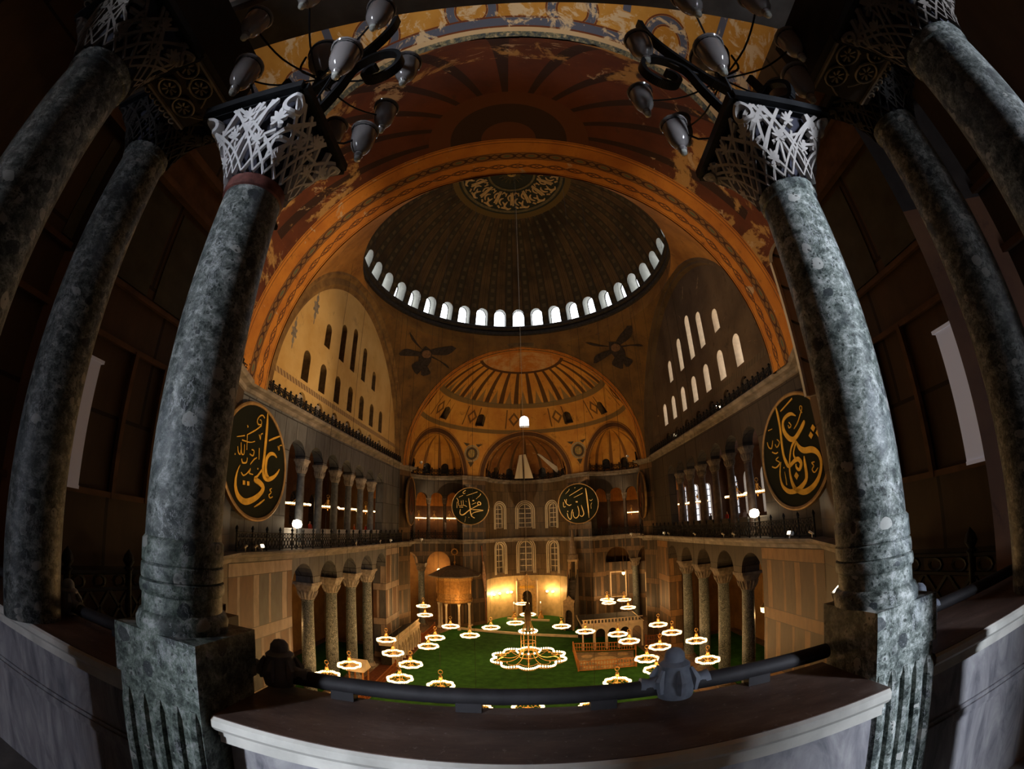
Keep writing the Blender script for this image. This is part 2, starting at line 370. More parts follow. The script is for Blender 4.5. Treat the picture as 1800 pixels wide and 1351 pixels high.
# dome paint
t, c = ochre('dome_paint', (.16, .1, .042), (.08, .05, .022), (.22, .15, .065), .66, (.01, .008, .006), .28); u, v = t.uv(); x, y, z = t.xyz(); c = t.mix(t.AND(t.step(t.noise(t.co(), .11, 4, .6), .5, .66), .75), c, (.012, .009, .007))
fr = t.math('ABSOLUTE', t.math('SUBTRACT', t.math('FRACT', u), .5)); rib = t.math('LESS_THAN', fr, .21)
c = t.mix(t.AND(rib, .75), c, (.05, .042, .024))
chk = t.band(t.math('FRACT', t.math('MULTIPLY', v, .9)), .5, .22); c = t.mix(t.AND(t.AND(t.math('LESS_THAN', fr, .1), chk), .6), c, (.16, .12, .06))
c = t.mix(t.AND(t.band(fr, .215, .02), .8), c, (.02, .013, .01)); c = t.mix(t.AND(t.band(fr, .44, .018), .6), c, (.05, .03, .015))
rr = t.math('SQRT', t.math('ADD', t.math('MULTIPLY', x, x), t.math('MULTIPLY', y, y)))
c = t.mix(t.math('LESS_THAN', rr, 6.75), c, (.17, .11, .03)); c = t.mix(t.math('LESS_THAN', rr, 6.1), c, (.035, .04, .03))
t.base(c); M_dome = t.m
M_drum = plain('dark_cornice_stone', (.035, .03, .026), .6, var=.5)
# marbles
def m_panels(name, c1, c2, mort, bw, rh, off=.5, warm=1):
    t = NT(name, .5, 0, .3); b = t.n('ShaderNodeTexBrick'); t.L(t.co('UV'), b.inputs['Vector']); b.offset = off; b.squash = 1.0
    b.inputs['Color1'].default_value = (*c1, 1); b.inputs['Color2'].default_value = (*c2, 1); b.inputs['Mortar'].default_value = (*mort, 1)
    b.inputs['Scale'].default_value = 1; b.inputs['Mortar Size'].default_value = .035; b.inputs['Brick Width'].default_value = bw; b.inputs['Row Height'].default_value = rh; b.inputs['Bias'].default_value = -.1
    f = t.noise(t.scale(t.co(), (1, 1, .3)), 2.5, 6, .65)
    t.base(t.mix(t.step(f, .25, .8), t.mix(.55, b.outputs['Color'], (.01, .01, .01)), b.outputs['Color'])); return t.m
M_grey = m_panels('grey_marble_revetment', (.2, .205, .22), (.1, .105, .118), (.02, .02, .022), 1.5, 2.2)
def m_revet(name, frame, slabs, slabs2, cw=3.3, rh=3.95):
    t = NT(name, .5, 0, .3); u, v = t.uv(); f = t.noise(t.scale(t.co(), (1, 1, .3)), 2.5, 6, .65)
    fv = t.math('FRACT', t.math('DIVIDE', t.math('ADD', v, .15), rh)); row = t.math('MODULO', t.math('FLOOR', t.math('DIVIDE', t.math('ADD', v, .15), rh)), 2.0)
    uu = t.math('DIVIDE', t.math('ADD', u, t.math('MULTIPLY', row, .9)), cw); fu = t.math('FRACT', uu); odd = t.math('MODULO', t.math('FLOOR', t.math('ADD', uu, 40)), 2.0)
    slab = t.mix(odd, slabs, slabs2); slab = t.mix(t.AND(row, t.math('GREATER_THAN', fu, .5)), slab, slabs2)
    isf = t.OR(t.math('LESS_THAN', fv, .2), t.OR(t.math('LESS_THAN', fu, .2), t.band(fu, .56, .035)))
    c = t.mix(isf, slab, frame)
    ln = t.OR(t.OR(t.band(fv, .2, .006), t.band(fv, .006, .006)), t.AND(t.math('GREATER_THAN', fv, .2), t.OR(t.band(fu, .2, .008), t.band(fu, .008, .008))))
    c = t.mix(t.AND(ln, .8), c, (.02, .015, .01)); t.base(t.mix(t.step(f, .25, .8), t.mix(.6, c, (.01, .01, .01)), c)); return t.m
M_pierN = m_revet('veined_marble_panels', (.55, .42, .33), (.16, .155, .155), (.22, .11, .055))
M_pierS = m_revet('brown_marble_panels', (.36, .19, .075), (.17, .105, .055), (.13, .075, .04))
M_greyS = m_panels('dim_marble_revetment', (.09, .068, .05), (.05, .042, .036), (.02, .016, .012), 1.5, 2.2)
M_east = m_revet('east_marble_panels', (.2, .12, .06), (.09, .06, .035), (.065, .045, .03), 2.4, 3.6)
M_apse = m_panels('apse_marble_panels', (.2, .13, .065), (.11, .072, .038), (.06, .04, .02), 1.1, 2.6, .5)
M_bay = m_panels('dark_bay_marble', (.1, .062, .036), (.05, .036, .027), (.012, .008, .006), 1.7, 2.35, .3)
M_cornice = plain('weathered_cornice_marble', (.2, .17, .145), .6, var=.45, sc=1.5)
M_corniceE = plain('east_cornice_marble', (.16, .11, .07), .6, var=.4, sc=1.5)
t, c = ochre('banded_archivolt_paint', (.1, .045, .018), (.06, .025, .012), (.2, .12, .06), .7); u, v = t.uv(); c = t.mix(t.OR(t.band(v, .12, .05), t.band(v, .9, .06)), c, (.4, .2, .05)); t.base(c); M_archE = t.m
M_floor = m_panels('marble_floor_slabs', (.3, .2, .13), (.2, .13, .085), (.05, .03, .02), 1.2, 2.4)
M_aisle = m_ochre('aisle_plaster', (.3, .16, .055), (.2, .1, .035), (.3, .2, .1), .7, (.08, .04, .02), .5)
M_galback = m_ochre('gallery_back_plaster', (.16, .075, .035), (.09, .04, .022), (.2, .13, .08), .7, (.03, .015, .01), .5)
M_glowO = m_ochre('orange_glow_wall', (.7, .27, .05), (.5, .17, .03), (.6, .3, .1), .7, (.2, .07, .02), .6)
M_dark = plain('unlit_stone', (.03, .024, .02), .8)
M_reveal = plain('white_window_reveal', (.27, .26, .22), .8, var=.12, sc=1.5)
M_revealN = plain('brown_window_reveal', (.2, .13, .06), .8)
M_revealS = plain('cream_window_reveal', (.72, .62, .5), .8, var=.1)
M_sky = glow('daylight_pane', (.86, .92, 1.0), E_DOME)
M_skyS = glow('south_daylight_pane', (1.0, .95, .86), E_SOUTH)
M_skyG = glow('gallery_daylight_pane', (.92, .93, 1.0), E_SGAL)
M_skyW = glow('west_daylight_pane', (.8, .88, 1.0), E_WEST); M_fillW = glow('fill_light_pane', (.78, .84, 1.0), E_WEST*.17)
M_dim = plain('dark_glass', (.05, .03, .018), .25, spec=.5)
M_dimE = plain('dusk_glass', (.05, .055, .065), .25, spec=.5)
M_leadglass = plain('leaded_grey_glass', (.12, .1, .08), .3, var=.5, sc=2.5)
M_frame = plain('white_window_frame', (.75, .66, .5), .6, var=.1)
M_iron = plain('black_iron', (.011, .012, .014), .55, .3, .5, 9, .25)
M_ironB = plain('dark_painted_iron', (.02, .018, .02), .65, .1, .3, 9)

# ------------------------------------------------------------------ shell geometry
ZS = 22.6; AC = Vector((.67, -.25)); HX, HY, HZ = 15.06, 14.85, 15.0
YN, YS = 15.26, -15.99
fN = lambda u, z, d: (u, YN+d, z)
fS = lambda u, z, d: (u, YS-d, z)
# floor
b = MB(); b.box(-34, 48, -30, 29, -.5, 0); struct(b.build('floor', M_floor))
# pendentives
def pend(qx, qy):
    b = MB(); zs = lin(0, 1.0, 26); rows = []
    for ze in zs:
        r = sqrt(max(2-ze*ze, 1)); a0 = acos(min(1, 1/r)); a1 = pi/2-a0; rows.append((r, a0, a1, ze))
    K = 24
    def fn(i, k):
        r, a0, a1, ze = rows[int(i)]; a = a0+(a1-a0)*k/K
        return (AC.x+HX*qx*r*cos(a), AC.y+HY*qy*r*sin(a), ZS+HZ*ze)
    b.grid(fn, range(len(rows)), range(K+1)); return b
for i, (qx, qy) in enumerate(((1, 1), (1, -1), (-1, 1), (-1, -1))):
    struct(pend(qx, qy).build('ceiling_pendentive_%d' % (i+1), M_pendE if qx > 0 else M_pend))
DC = Vector((.58, 0, 0)); RD = 15.96; ZR = 40.73; RHO = 16.44; ZD = ZR-RHO*sin(asin(3.96/16.44)); PH0 = asin(3.96/16.44)
b = MB()
b.grid(lambda a, k: ((AC.x+HX*cos(a))*(1-k)+(DC.x+15.5*cos(a))*k, (AC.y+HY*sin(a))*(1-k)+15.5*sin(a)*k, ZS+HZ+(39.4-37.6)*k), lin(0, 2*pi, 96), lin(0, 1, 3))
struct(b.build('ceiling_drum', M_pend))
b = MB(); b.lathe([(15.55, 39.3), (15.25, 39.45), (15.2, 39.8), (15.45, 39.95), (15.1, 40.2), (15.05, 40.5), (15.2, 40.62), (16.3, 40.7)], (DC.x, 0, 0), 120)
struct(b.build('trim_1', M_drum))
# dome
def fD(u, s, d):
    a, ph = u/RD, PH0+s/RHO; return (DC.x+(RHO+d)*cos(ph)*cos(a), (RHO+d)*cos(ph)*sin(a), ZD+(RHO+d)*sin(ph))
WD = RD*radians(9); dops = [(WD*k, .8, .12, 1.72) for k in range(40)]
uvD = lambda u, s: (u/WD, s)
b = MB(); arch_wall(b, fD, -WD/2, WD*39.5, 0, 3.0, dops, 1.75, .9, 0, 1, uvs=uvD)
b.grid(lambda u, s: fD(u, s, 0), lin(-WD/2, WD*39.5, 160), lin(3.0, RHO*(pi/2-PH0), 24), 0, uvD)
o = b.build('ceiling_dome', [M_dome, M_reveal], origin=(DC.x, 0, 0)); struct(o)
for op in dops: pane(fD, op, 1.68, M_sky, M_drum, 8)

def ell(cx, cy, ax, ay, d, l, z, zs=ZS):
    """distance along d from the centre at which the ellipsoid is met, l metres to the side, at height z"""
    px, py = -d[1]*l, d[0]*l; k = 1-((z-zs)/HZ)**2
    A = (d[0]/ax)**2+(d[1]/ay)**2; B = 2*(px*d[0]/ax**2+py*d[1]/ay**2); Cc = (px/ax)**2+(py/ay)**2-k
    D = B*B-4*A*Cc
    return (-B+sqrt(max(D, 0)))/(2*A)
class Semi:
    def __init__(s, cx, cy, ax, ay, sgn): s.cx, s.cy, s.ax, s.ay, s.sgn = cx, cy, ax, ay, sgn; s.cuts = []
    def f(s, u, b, d=0):      # u angle from the axis, b elevation
        return (s.cx+s.sgn*(s.ax+d)*cos(b)*cos(u), s.cy+(s.ay+d)*cos(b)*sin(u), ZS+(HZ+d)*sin(b))
    def keep(s, u, b):
        p = s.f(u, b)
        for d, w, zs, cc in s.cuts:
            rx, ry = p[0]-s.cx, p[1]-s.cy+cc; a = rx*d[0]+ry*d[1]; l = -rx*d[1]+ry*d[0]
            if a > 0 and abs(l) < w and (p[2] < zs or l*l+(p[2]-zs)**2 < w*w): return False
        return True
    def at(s, d, l, z, off=0, cc=0):
        t = ell(0, 0, s.ax, s.ay, d, l-cc*d[0], z)+off if not cc else ell(0, 0, s.ax, s.ay, d, l-cc*d[0], z)+off
        return (s.cx+d[0]*t-d[1]*l, s.cy-cc*0+d[1]*t+d[0]*l, z)
    def archivolt(s, d, w, zs, wd=.9, th=.5, na=40, z0=None):
        b = MB(); A = [(w*cos(pi*i/na), zs+w*sin(pi*i/na)) for i in range(na+1)]; B2 = [((w+wd)*cos(pi*i/na), zs+(w+wd)*sin(pi*i/na)) for i in range(na+1)]
        for i in range(na):
            for (p, q, r, t_), (o1, o2, o3, o4), m in (((A[i], A[i+1], B2[i+1], B2[i]), (-.12, -.12, -.1, -.1), 0), ((A[i], A[i+1], A[i+1], A[i]), (-.12, -.12, th, th), 0), ((B2[i], B2[i+1], B2[i+1], B2[i]), (-.1, -.1, .12, .12), 0)):
                uu = [w*pi*i/na, w*pi*(i+1)/na]
                b.face([s.at(d, *p, o1), s.at(d, *q, o2), s.at(d, *r, o3), s.at(d, *t_, o4)], [(uu[0], 0), (uu[1], 0), (uu[1], 1), (uu[0], 1)], m)
        return b
def tunnel(S, d, w, zs, tend, mat_uv=1.0, na=40):
    b = MB()
    def fn(al, k):
        l, z = w*cos(al), zs+w*sin(al); t0 = ell(0, 0, S.ax, S.ay, d, l, z); t = t0+(tend-t0)*k
        return (S.cx+d[0]*t-d[1]*l, S.cy+d[1]*t+d[0]*l, z)
    def uvf(al, k):
        l, z = w*cos(al), zs+w*sin(al); t0 = ell(0, 0, S.ax, S.ay, d, l, z); return (al*w, (t0+(tend-t0)*k))
    b.grid(fn, lin(0, pi, na), lin(0, 1, 10), 0, uvf); return b
def conch(cx, cy, psi, w, ops, mat, pmat, nm, revm, zs=ZS, nr=7):
    def f(u, s, d):
        a, be = psi+u/w, s/w; return (cx+(w+d)*cos(be)*cos(a), cy+(w+d)*cos(be)*sin(a), zs+(w+d)*sin(be))
    uvf = lambda u, s: ((u/w+pi/2)/pi*nr, zs+s)
    b = MB(); H = w*pi/2
    arch_wall(b, f, -H, H, 0, 2.9, ops, .8, .8, 0, 1, uvs=uvf)
    b.grid(lambda u, s: f(u, s, 0), lin(-H, H, 36), lin(2.9, w*pi/2, 16), 0, uvf)
    struct(b.build(nm, [mat, revm]))
    for i, op in enumerate(ops): pane(f, op, .75, pmat[i % len(pmat)], M_dark, 8)
# east semidome
SE = Semi(17.5, -.25, 14.8, HY, 1); PSE, WE = radians(62), 5.6
dE = [(cos(PSE), sin(PSE)), (cos(PSE), -sin(PSE))]
SE.cuts = [((1, 0), 6.3, ZS, 0), (dE[0], WE, ZS, 0), (dE[1], WE, ZS, 0)]
def semi_mesh(S, mat, rev, nr, wins):
    b = MB(); R = S.ax; uvf = lambda u, bb: ((u+pi/2)/pi*nr, ZS+HZ*sin(bb))
    b1, b2 = radians(29.4), radians(42.5)
    b.grid(lambda u, bb: S.f(u, bb), lin(-pi/2, pi/2, 240), lin(0, b1, 60), 0, uvf, S.keep)
    f = lambda u, s, d: S.f(u, s, d)
    k = 1.0/14.8
    if wins:
        arch_wall(b, f, -pi/2, pi/2, b1, b2, [(w, .058, b1+.02, b1+.1, .85) for w in wins], 1.0, .06, 0, 1, uvs=uvf)
    else: b.grid(lambda u, bb: S.f(u, bb), lin(-pi/2, pi/2, 100), lin(b1, b2, 8), 0, uvf, S.keep)
    b.grid(lambda u, bb: S.f(u, bb), lin(-pi/2, pi/2, 100), lin(b2, pi/2, 40), 0, uvf, S.keep)
    return b, f, [(w, .058, b1+.02, b1+.1, .85) for w in wins]
wn = [radians(a) for a in (-64, -32.5, 0, 32.5, 64)]
b, f, ops = semi_mesh(SE, M_semiE, M_revealN, 14, wn); so = struct(b.build('ceiling_semidome_east', [M_semiE, M_revealN]))
for s_ in (1, -1):
    b = MB(); U0, Z0 = radians(34.5)*s_, 26.2; fe = lambda x, z, d: SE.f(U0+x/14.2, asin((Z0+z-ZS)/HZ), -.05-d)
    for r0, r1, m_ in ((0, .55, 0), (.6, .95, 1), (1.0, 1.25, 2)):
        for i in range(28): a, a2 = 2*pi*i/28, 2*pi*(i+1)/28; b.face([fe(r0*cos(a), r0*sin(a), 0), fe(r0*cos(a2), r0*sin(a2), 0), fe(r1*cos(a2), r1*sin(a2), 0), fe(r1*cos(a), r1*sin(a), 0)], m=m_)
    b.face([fe(-.5, -1.3, 0), fe(.5, -1.3, 0), fe(0, -2.1, 0)], m=1)
    for q in (-1, 1): b.face([fe(q*1.0, 1.0, -.01), fe(q*1.7, 1.5, -.01), fe(q*.5, 1.4, -.01)], m=1)
    b.build('painted_medallion', [plain('medallion_ochre', (.3, .22, .08), .8), plain('medallion_dark', (.07, .055, .035), .8), plain('medallion_pale_ring', (.32, .27, .17), .8)], so)
for i, op in enumerate(ops): pane(f, op, .9, M_sky if i == 2 else M_dim, M_dark, 8)
for i, (d, w) in enumerate((((1, 0), 6.3), (dE[0], WE), (dE[1], WE))):
    struct(SE.archivolt(d, w, ZS, .85).build('trim_%d' % (i+2), M_archE))
CE = []
for i, d in enumerate(dE):
    t0 = sqrt(14.8**2-WE**2); cx, cy = SE.cx+d[0]*t0, SE.cy+d[1]*t0; psi = atan2(d[1], d[0]); CE.append((cx, cy, psi))
    H = WE*pi/2; conch(cx, cy, psi, WE, [(k*H*.42, .62, .55, 1.5) for k in (-1.6, -.8, 0, .8, 1.6)], M_conch, [M_dim, M_dimE, M_dimE], 'ceiling_conch_%d' % (i+1), M_revealN)
b = tunnel(SE, (1, 0), 6.3, ZS, 14.0); struct(b.build('ceiling_apse_vault', M_plaster))
H = 6.3*pi/2; AX, AY, AR = 31.5, -.25, 6.3
t, c = m_ribs('apse_conch_paint', 9, (.26, .11, .025), (.15, .055, .014), (.4, .28, .17), rib=(.06, .03, .012), at=.6, w=.1); t.base(c); conch(AX, AY, 0, 6.3, [(k*3.0, .7, .5, 1.5) for k in (-2, -1, 0, 1, 2)], t.m, [M_dim, M_dimE], 'ceiling_apse_conch', M_revealN)
# west semidome, conchs and bay vault
SW = Semi(-17.5, -.25, 12.6, HY, -1); PSW, WW = radians(124), 5.0
dW = [(cos(PSW), sin(PSW)), (cos(PSW), -sin(PSW))]
BY, BR, BZ = -.55, 6.2, 24.7
SW.cuts = [((-1, 0), BR, BZ, .3), (dW[0], WW, ZS, 0), (dW[1], WW, ZS, 0)]
b, f, ops = semi_mesh(SW, M_semiW, M_revealN, 11, []); struct(b.build('ceiling_semidome_west', [M_semiW, M_revealN]))
CW = []
for i, d in enumerate(dW):
    t0 = (ell(0, 0, 12.6, HY, d, WW, ZS)+ell(0, 0, 12.6, HY, d, -WW, ZS))/2; cx, cy = SW.cx+d[0]*t0, SW.cy+d[1]*t0; psi = atan2(d[1], d[0]); CW.append((cx, cy, psi))
    conch(cx, cy, psi, WW, [], M_conchW, [M_dim], 'ceiling_conch_%d' % (i+3), M_revealN)
    struct(SW.archivolt(d, WW, ZS, .8).build('trim_%d' % (i+5), M_soff))
SB = Semi(-17.5, BY, 12.6, HY, -1)
t = NT('bay_vault_painting', .75); o_ = t.co(); u, v = t.uv()
gold = t.ramp(t.noise(o_, .9, 5), [(.35, (.5, .26, .05)), (.65, (.62, .36, .09))]); blue = (.1, .13, .24); ink = (.16, .05, .025)
c = gold
uu = t.math('SUBTRACT', t.math('FRACT', t.math('MULTIPLY', u, .29)), .5); rr = t.math('SQRT', t.math('ADD', t.math('MULTIPLY', t.math('MULTIPLY', uu, uu), 11.9), t.math('POWER', t.math('SUBTRACT', v, 11.85), 2)))
c = t.mix(t.band(rr, .72, .14), c, blue); c = t.mix(t.OR(t.band(rr, .54, .03), t.band(rr, .9, .03)), c, ink)
lk = t.AND(t.band(t.math('FRACT', t.math('MULTIPLY', u, .29)), .02, .06), t.math('GREATER_THAN', v, 12.3)); c = t.mix(lk, c, blue)
c = t.mix(t.band(v, 11.25, .16), c, blue); c = t.mix(t.OR(t.band(v, 11.45, .035), t.band(v, 11.06, .035)), c, ink)
c = t.mix(t.AND(t.step(t.noise(o_, 1.1, 8, .7, .6), .51, .56), .92), c, (.72, .62, .47))
edge = t.math('LESS_THAN', v, 11.02); mot = t.ramp(t.noise(o_, 7, 5, .7), [(.4, (.06, .09, .13)), (.55, (.22, .23, .17)), (.68, (.6, .52, .38))])
c = t.mix(t.AND(edge, t.math('LESS_THAN', v, 10.86)), c, mot); c = t.mix(t.band(v, 10.93, .09), c, (.66, .54, .38))
t.base(c); M_bayv = t.m
b = MB()
def bv(al, k): return (-28.05+(-34.3+28.05)*k, BY+BR*cos(al), BZ+BR*sin(al))
b.grid(bv, lin(0, pi, 48), lin(0, 1, 10), 0, lambda al, k: (al*BR, 10.62+6.25*k)); 
b.grid(lambda al, k: (-28.05, BY+(BR+1.0*k)*cos(al), BZ+(BR+1.0*k)*sin(al)), lin(0, pi, 48), [0, 1], 1)
struct(b.build('ceiling_bay_vault', [M_bayv, M_semiW]))
# great arches east and west (soffits)
for nm, x0, x1, mt in (('ceiling_arch_west', -14.39, -17.5, M_soff), ('ceiling_arch_east', 15.73, 17.5, M_soff)):
    b = MB(); b.grid(lambda al, k: (x0+(x1-x0)*k, AC.y+HY*cos(al), ZS+HZ*sin(al)), lin(0, pi, 90), lin(0, 1, 4), 0, lambda al, k: (al*15, k)); struct(b.build(nm, mt))
# face mouldings of the great arches on the nave side
for i, (x, sg) in enumerate(((-14.39, 1), (15.73, -1))):
    b = MB(); b.grid(lambda al, k: (x+sg*(.1 if k < 2 else .02), AC.y+(HY+[0, .05, .55, .6][int(k)])*cos(al), ZS+(HZ+[0, .05, .55, .6][int(k)])*sin(al)), lin(0, pi, 80), [0, 1, 2, 3]); struct(b.build('trim_%d' % (7+i), M_archN))
for i, (y0, y1, y2) in enumerate(((14.6, 14.95, YN), (-15.1, -15.5, YS))):
    r = [(1.0, y0), (.985, y0), (.965, y1), (.93, y1), (.905, y2)] if i == 0 else [(1.0, y0), (.99, y0), (.985, y1), (.97, y1), (.96, y2)]
    b = MB(); b.grid(lambda al, k: (AC.x+HX*r[int(k)][0]*cos(al), r[int(k)][1], ZS+HZ*r[int(k)][0]*sin(al)), lin(0, pi, 90), range(5), 0, lambda al, k: (al*15, k/4), sm=False)
    struct(b.build('trim_%d' % (9+i), M_archN if i == 0 else M_tympS))
# north and south walls ------------------------------------------------
gN = [1.55+4.27*(i-2) for i in range(5)]; gS = [-7.05+4.5*i for i in range(5)]
uN = [.3+2.97*(i-3) for i in range(7)]; uS = [.4+3.0*(i-3) for i in range(7)]
winbig = {}
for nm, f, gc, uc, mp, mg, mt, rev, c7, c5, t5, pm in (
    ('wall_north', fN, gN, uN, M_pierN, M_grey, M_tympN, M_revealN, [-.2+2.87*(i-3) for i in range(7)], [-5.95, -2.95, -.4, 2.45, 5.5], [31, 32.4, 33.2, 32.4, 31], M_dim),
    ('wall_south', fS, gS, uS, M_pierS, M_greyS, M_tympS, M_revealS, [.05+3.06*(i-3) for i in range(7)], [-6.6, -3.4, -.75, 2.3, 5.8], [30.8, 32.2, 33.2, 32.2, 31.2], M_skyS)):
    b = MB(); XW, XE = -15.6, 16.6; a, e = gc[0]-1.6, gc[-1]+1.6
    arch_wall(b, f, XW, XE, 10.5, 12.7, [(c, 1.6, 10.5, 10.5) for c in gc], 1.5, 2, 1, 1, True)
    for p, q in ((XW, a), (e, XE)):
        b.face([f(p, 0, 0), f(q, 0, 0), f(q, 10.5, 0), f(p, 10.5, 0)], [(p, 0), (q, 0), (q, 10.5), (p, 10.5)], 0)
    for p in (a, e): b.face([f(p, 0, 0), f(p, 0, 1.5), f(p, 10.5, 1.5), f(p, 10.5, 0)], [(0, 0), (1.5, 0), (1.5, 10.5), (0, 10.5)], 0)
    b.face([f(XW, 10.5, -.02), f(a-.02, 10.5, -.02), f(a-.02, 12.5, -.02), f(XW, 12.5, -.02)], [(XW, 10.5), (a, 10.5), (a, 12.5), (XW, 12.5)], 0)
    b.face([f(e+.02, 10.5, -.02), f(XE, 10.5, -.02), f(XE, 12.5, -.02), f(e+.02, 12.5, -.02)], [(e, 10.5), (XE, 10.5), (XE, 12.5), (e, 12.5)], 0)
    arch_wall(b, f, XW, XE, 19.6, 22.2, [(c, 1.16, 19.6, 19.6) for c in uc], .85, 2, 1, 1, True)
    a, e = uc[0]-1.16, uc[-1]+1.16
    for p, q in ((XW, a), (e, XE)): b.face([f(p, 12.7, 0), f(q, 12.7, 0), f(q, 19.6, 0), f(p, 19.6, 0)], [(p, 12.7), (q, 12.7), (q, 19.6), (p, 19.6)], 1)
    for p in (a, e): b.face([f(p, 12.7, 0), f(p, 12.7, .85), f(p, 19.6, .85), f(p, 19.6, 0)], [(0, 12.7), (.85, 12.7), (.85, 19.6), (0, 19.6)], 1)
    struct(b.build(nm, [mp, mg]))
    b = MB(); n7 = [(c, .55, 25.1, 26.9) for c in c7]; n5 = [(c, .52, 28.95, t-.52) for c, t in zip(c5, t5)]; nn = [(c, .58, 22.9, 23.65) for c in c7]
    arch_wall(b, f, -15.5, 16.5, 22.2, 24.45, nn, .22, 4, 0, 0); b.face([f(-15.5, 24.45, 0), f(16.5, 24.45, 0), f(16.5, 24.85, 0), f(-15.5, 24.85, 0)], [(0, 0), (32, 0), (32, .4), (0, .4)], 2)
    arch_wall(b, f, -15.5, 16.5, 24.85, 28.2, n7, 1.3 if rev is M_revealN else 1.5, 4, 0, 1); arch_wall(b, f, -15.5, 16.5, 28.2, 38.2, n5, 1.3 if rev is M_revealN else 1.5, 4, 0, 1)
    t = NT('key_pattern_band', .8); u, v = t.uv(); k = t.math('LESS_THAN', t.math('FRACT', t.math('MULTIPLY', t.math('ADD', u, t.math('MULTIPLY', v, .6)), 2.4)), .5)
    cc = t.mix(k, (.22, .13, .07), (.45, .3, .13)) if rev is M_revealN else t.mix(k, (.08, .06, .04), (.11, .08, .05)); t.base(cc)
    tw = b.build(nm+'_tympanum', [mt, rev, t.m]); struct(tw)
    for op in nn:
        q = MB(); q.face([f(op[0]-.5, 22.9, .2), f(op[0]+.5, 22.9, .2), f(op[0]+.5, 24.1, .2), f(op[0]-.5, 24.1, .2)]); p = q.build('niche_panel', plain('niche_panel_paint', (.42, .36, .3) if rev is M_revealN else (.1, .08, .06), .8, var=.4, sc=4), tw)
    for op in n7+n5: pane(f, op, 1.2 if rev is M_revealN else 1.4, pm, M_dark, 8, 0)
    # aisle and gallery behind
    sgn = 1 if nm == 'wall_north' else -1; y0 = YN+1.5 if sgn > 0 else YS-1.5; yb = 25.5 if sgn > 0 else -26.2
    b = MB(); xa, xb = -15.6, 17.5
    b.box(xa, xb, min(yb, yb+sgn*.4), max(yb, yb+sgn*.4), 0, 12.6, 0); b.box(xa-.3, xa, min(y0, yb), max(y0, yb), 0, 22.4, 0); b.box(xb, xb+.3, min(y0, yb), max(y0, yb), 0, 22.4 if sgn > 0 else 13.0, 0)
    struct(b.build('wall_aisle_%s' % ('north' if sgn > 0 else 'south'), M_aisle))
    b = MB(); b.box(xa, xb, min(y0-sgn*.65, yb), max(y0-sgn*.65, yb), 12.6, 13.5, 0); struct(b.build('floor_gallery_%s' % ('north' if sgn > 0 else 'south'), M_dark))
    b = MB(); b.box(xa, xb, min(y0-sgn*.65, yb), max(y0-sgn*.65, yb), 22.0, 22.4, 0); struct(b.build('ceiling_gallery_%s' % ('north' if sgn > 0 else 'south'), M_galback))
    if sgn < 0:
        fe_ = lambda u, z, d: (xb+d, u, z); eo = [(-23.5, .42, 14.3, 18.6), (-21.8, .42, 14.3, 18.6), (-20.2, .42, 14.3, 18.6)]
        b = MB(); arch_wall(b, fe_, yb, y0, 13.0, 22.4, eo, .4, 3, 0, 1); struct(b.build('wall_gallery_southeast', [M_galback, M_revealS]))
        for op in eo: pane(fe_, op, .35, M_skyG, M_dark, 8, 5)
    fb = (lambda u, z, d: (u, yb+d, z)) if sgn > 0 else (lambda u, z, d: (u, yb-d, z))
    gw = [(x, 1.1, 14.6, 18.6 if sgn < 0 else 17.4) for x in (([-9, -4.5, 0, 4.5, 9, 13.5]) if sgn > 0 else ([-9.6, -5.4, -1.2, 3.0, 7.2, 11.4, 15.4]))]
    b = MB(); arch_wall(b, fb, xa, xb, 13.1, 22.2, gw, .6, 3, 0, 1)
    struct(b.build('wall_gallery_%s' % ('north' if sgn > 0 else 'south'), [M_galback, M_revealN if sgn > 0 else M_revealS]))
    for i, op in enumerate(gw): pane(fb, op, .55, M_skyG if sgn < 0 else M_dim, M_dark, 8, 4)
# outline of the nave, counter-clockwise from the south-west
def arcp(cx, cy, r, a0, a1, n=14): return [(cx+r*cos(a0+(a1-a0)*i/n), cy+r*sin(a0+(a1-a0)*i/n)) for i in range(n+1)]
def exed(c, w): return arcp(c[0], c[1], w, c[2]-pi/2, c[2]+pi/2)
east = [(-15.6, YS), (16.6, YS)]+exed(CE[1], WE)+arcp(AX, AY, AR, -pi/2, pi/2, 20)+exed(CE[0], WE)+[(16.6, YN), (-15.6, YN)]
west = exed(CW[0], WW)+[(-28.3, BY+BR)]; westS = [(-28.95, BY-BR)]+exed(CW[1], WW)
full = westS+east+west
prU = [(-.05, 22.15), (.12, 22.2), (.16, 22.42), (.5, 22.5), (.62, 22.62), (.62, 22.74), (-.8, 22.76)]
prL = [(-.05, 12.5), (.15, 12.56), (.2, 12.78), (.6, 12.9), (.78, 13.05), (.78, 13.18), (-1.5, 13.2)]
b = MB(); b.sweep(full, prU); struct(b.build('trim_11', M_cornice))
b = MB(); b.sweep(full, prL); struct(b.build('trim_12', M_cornice))
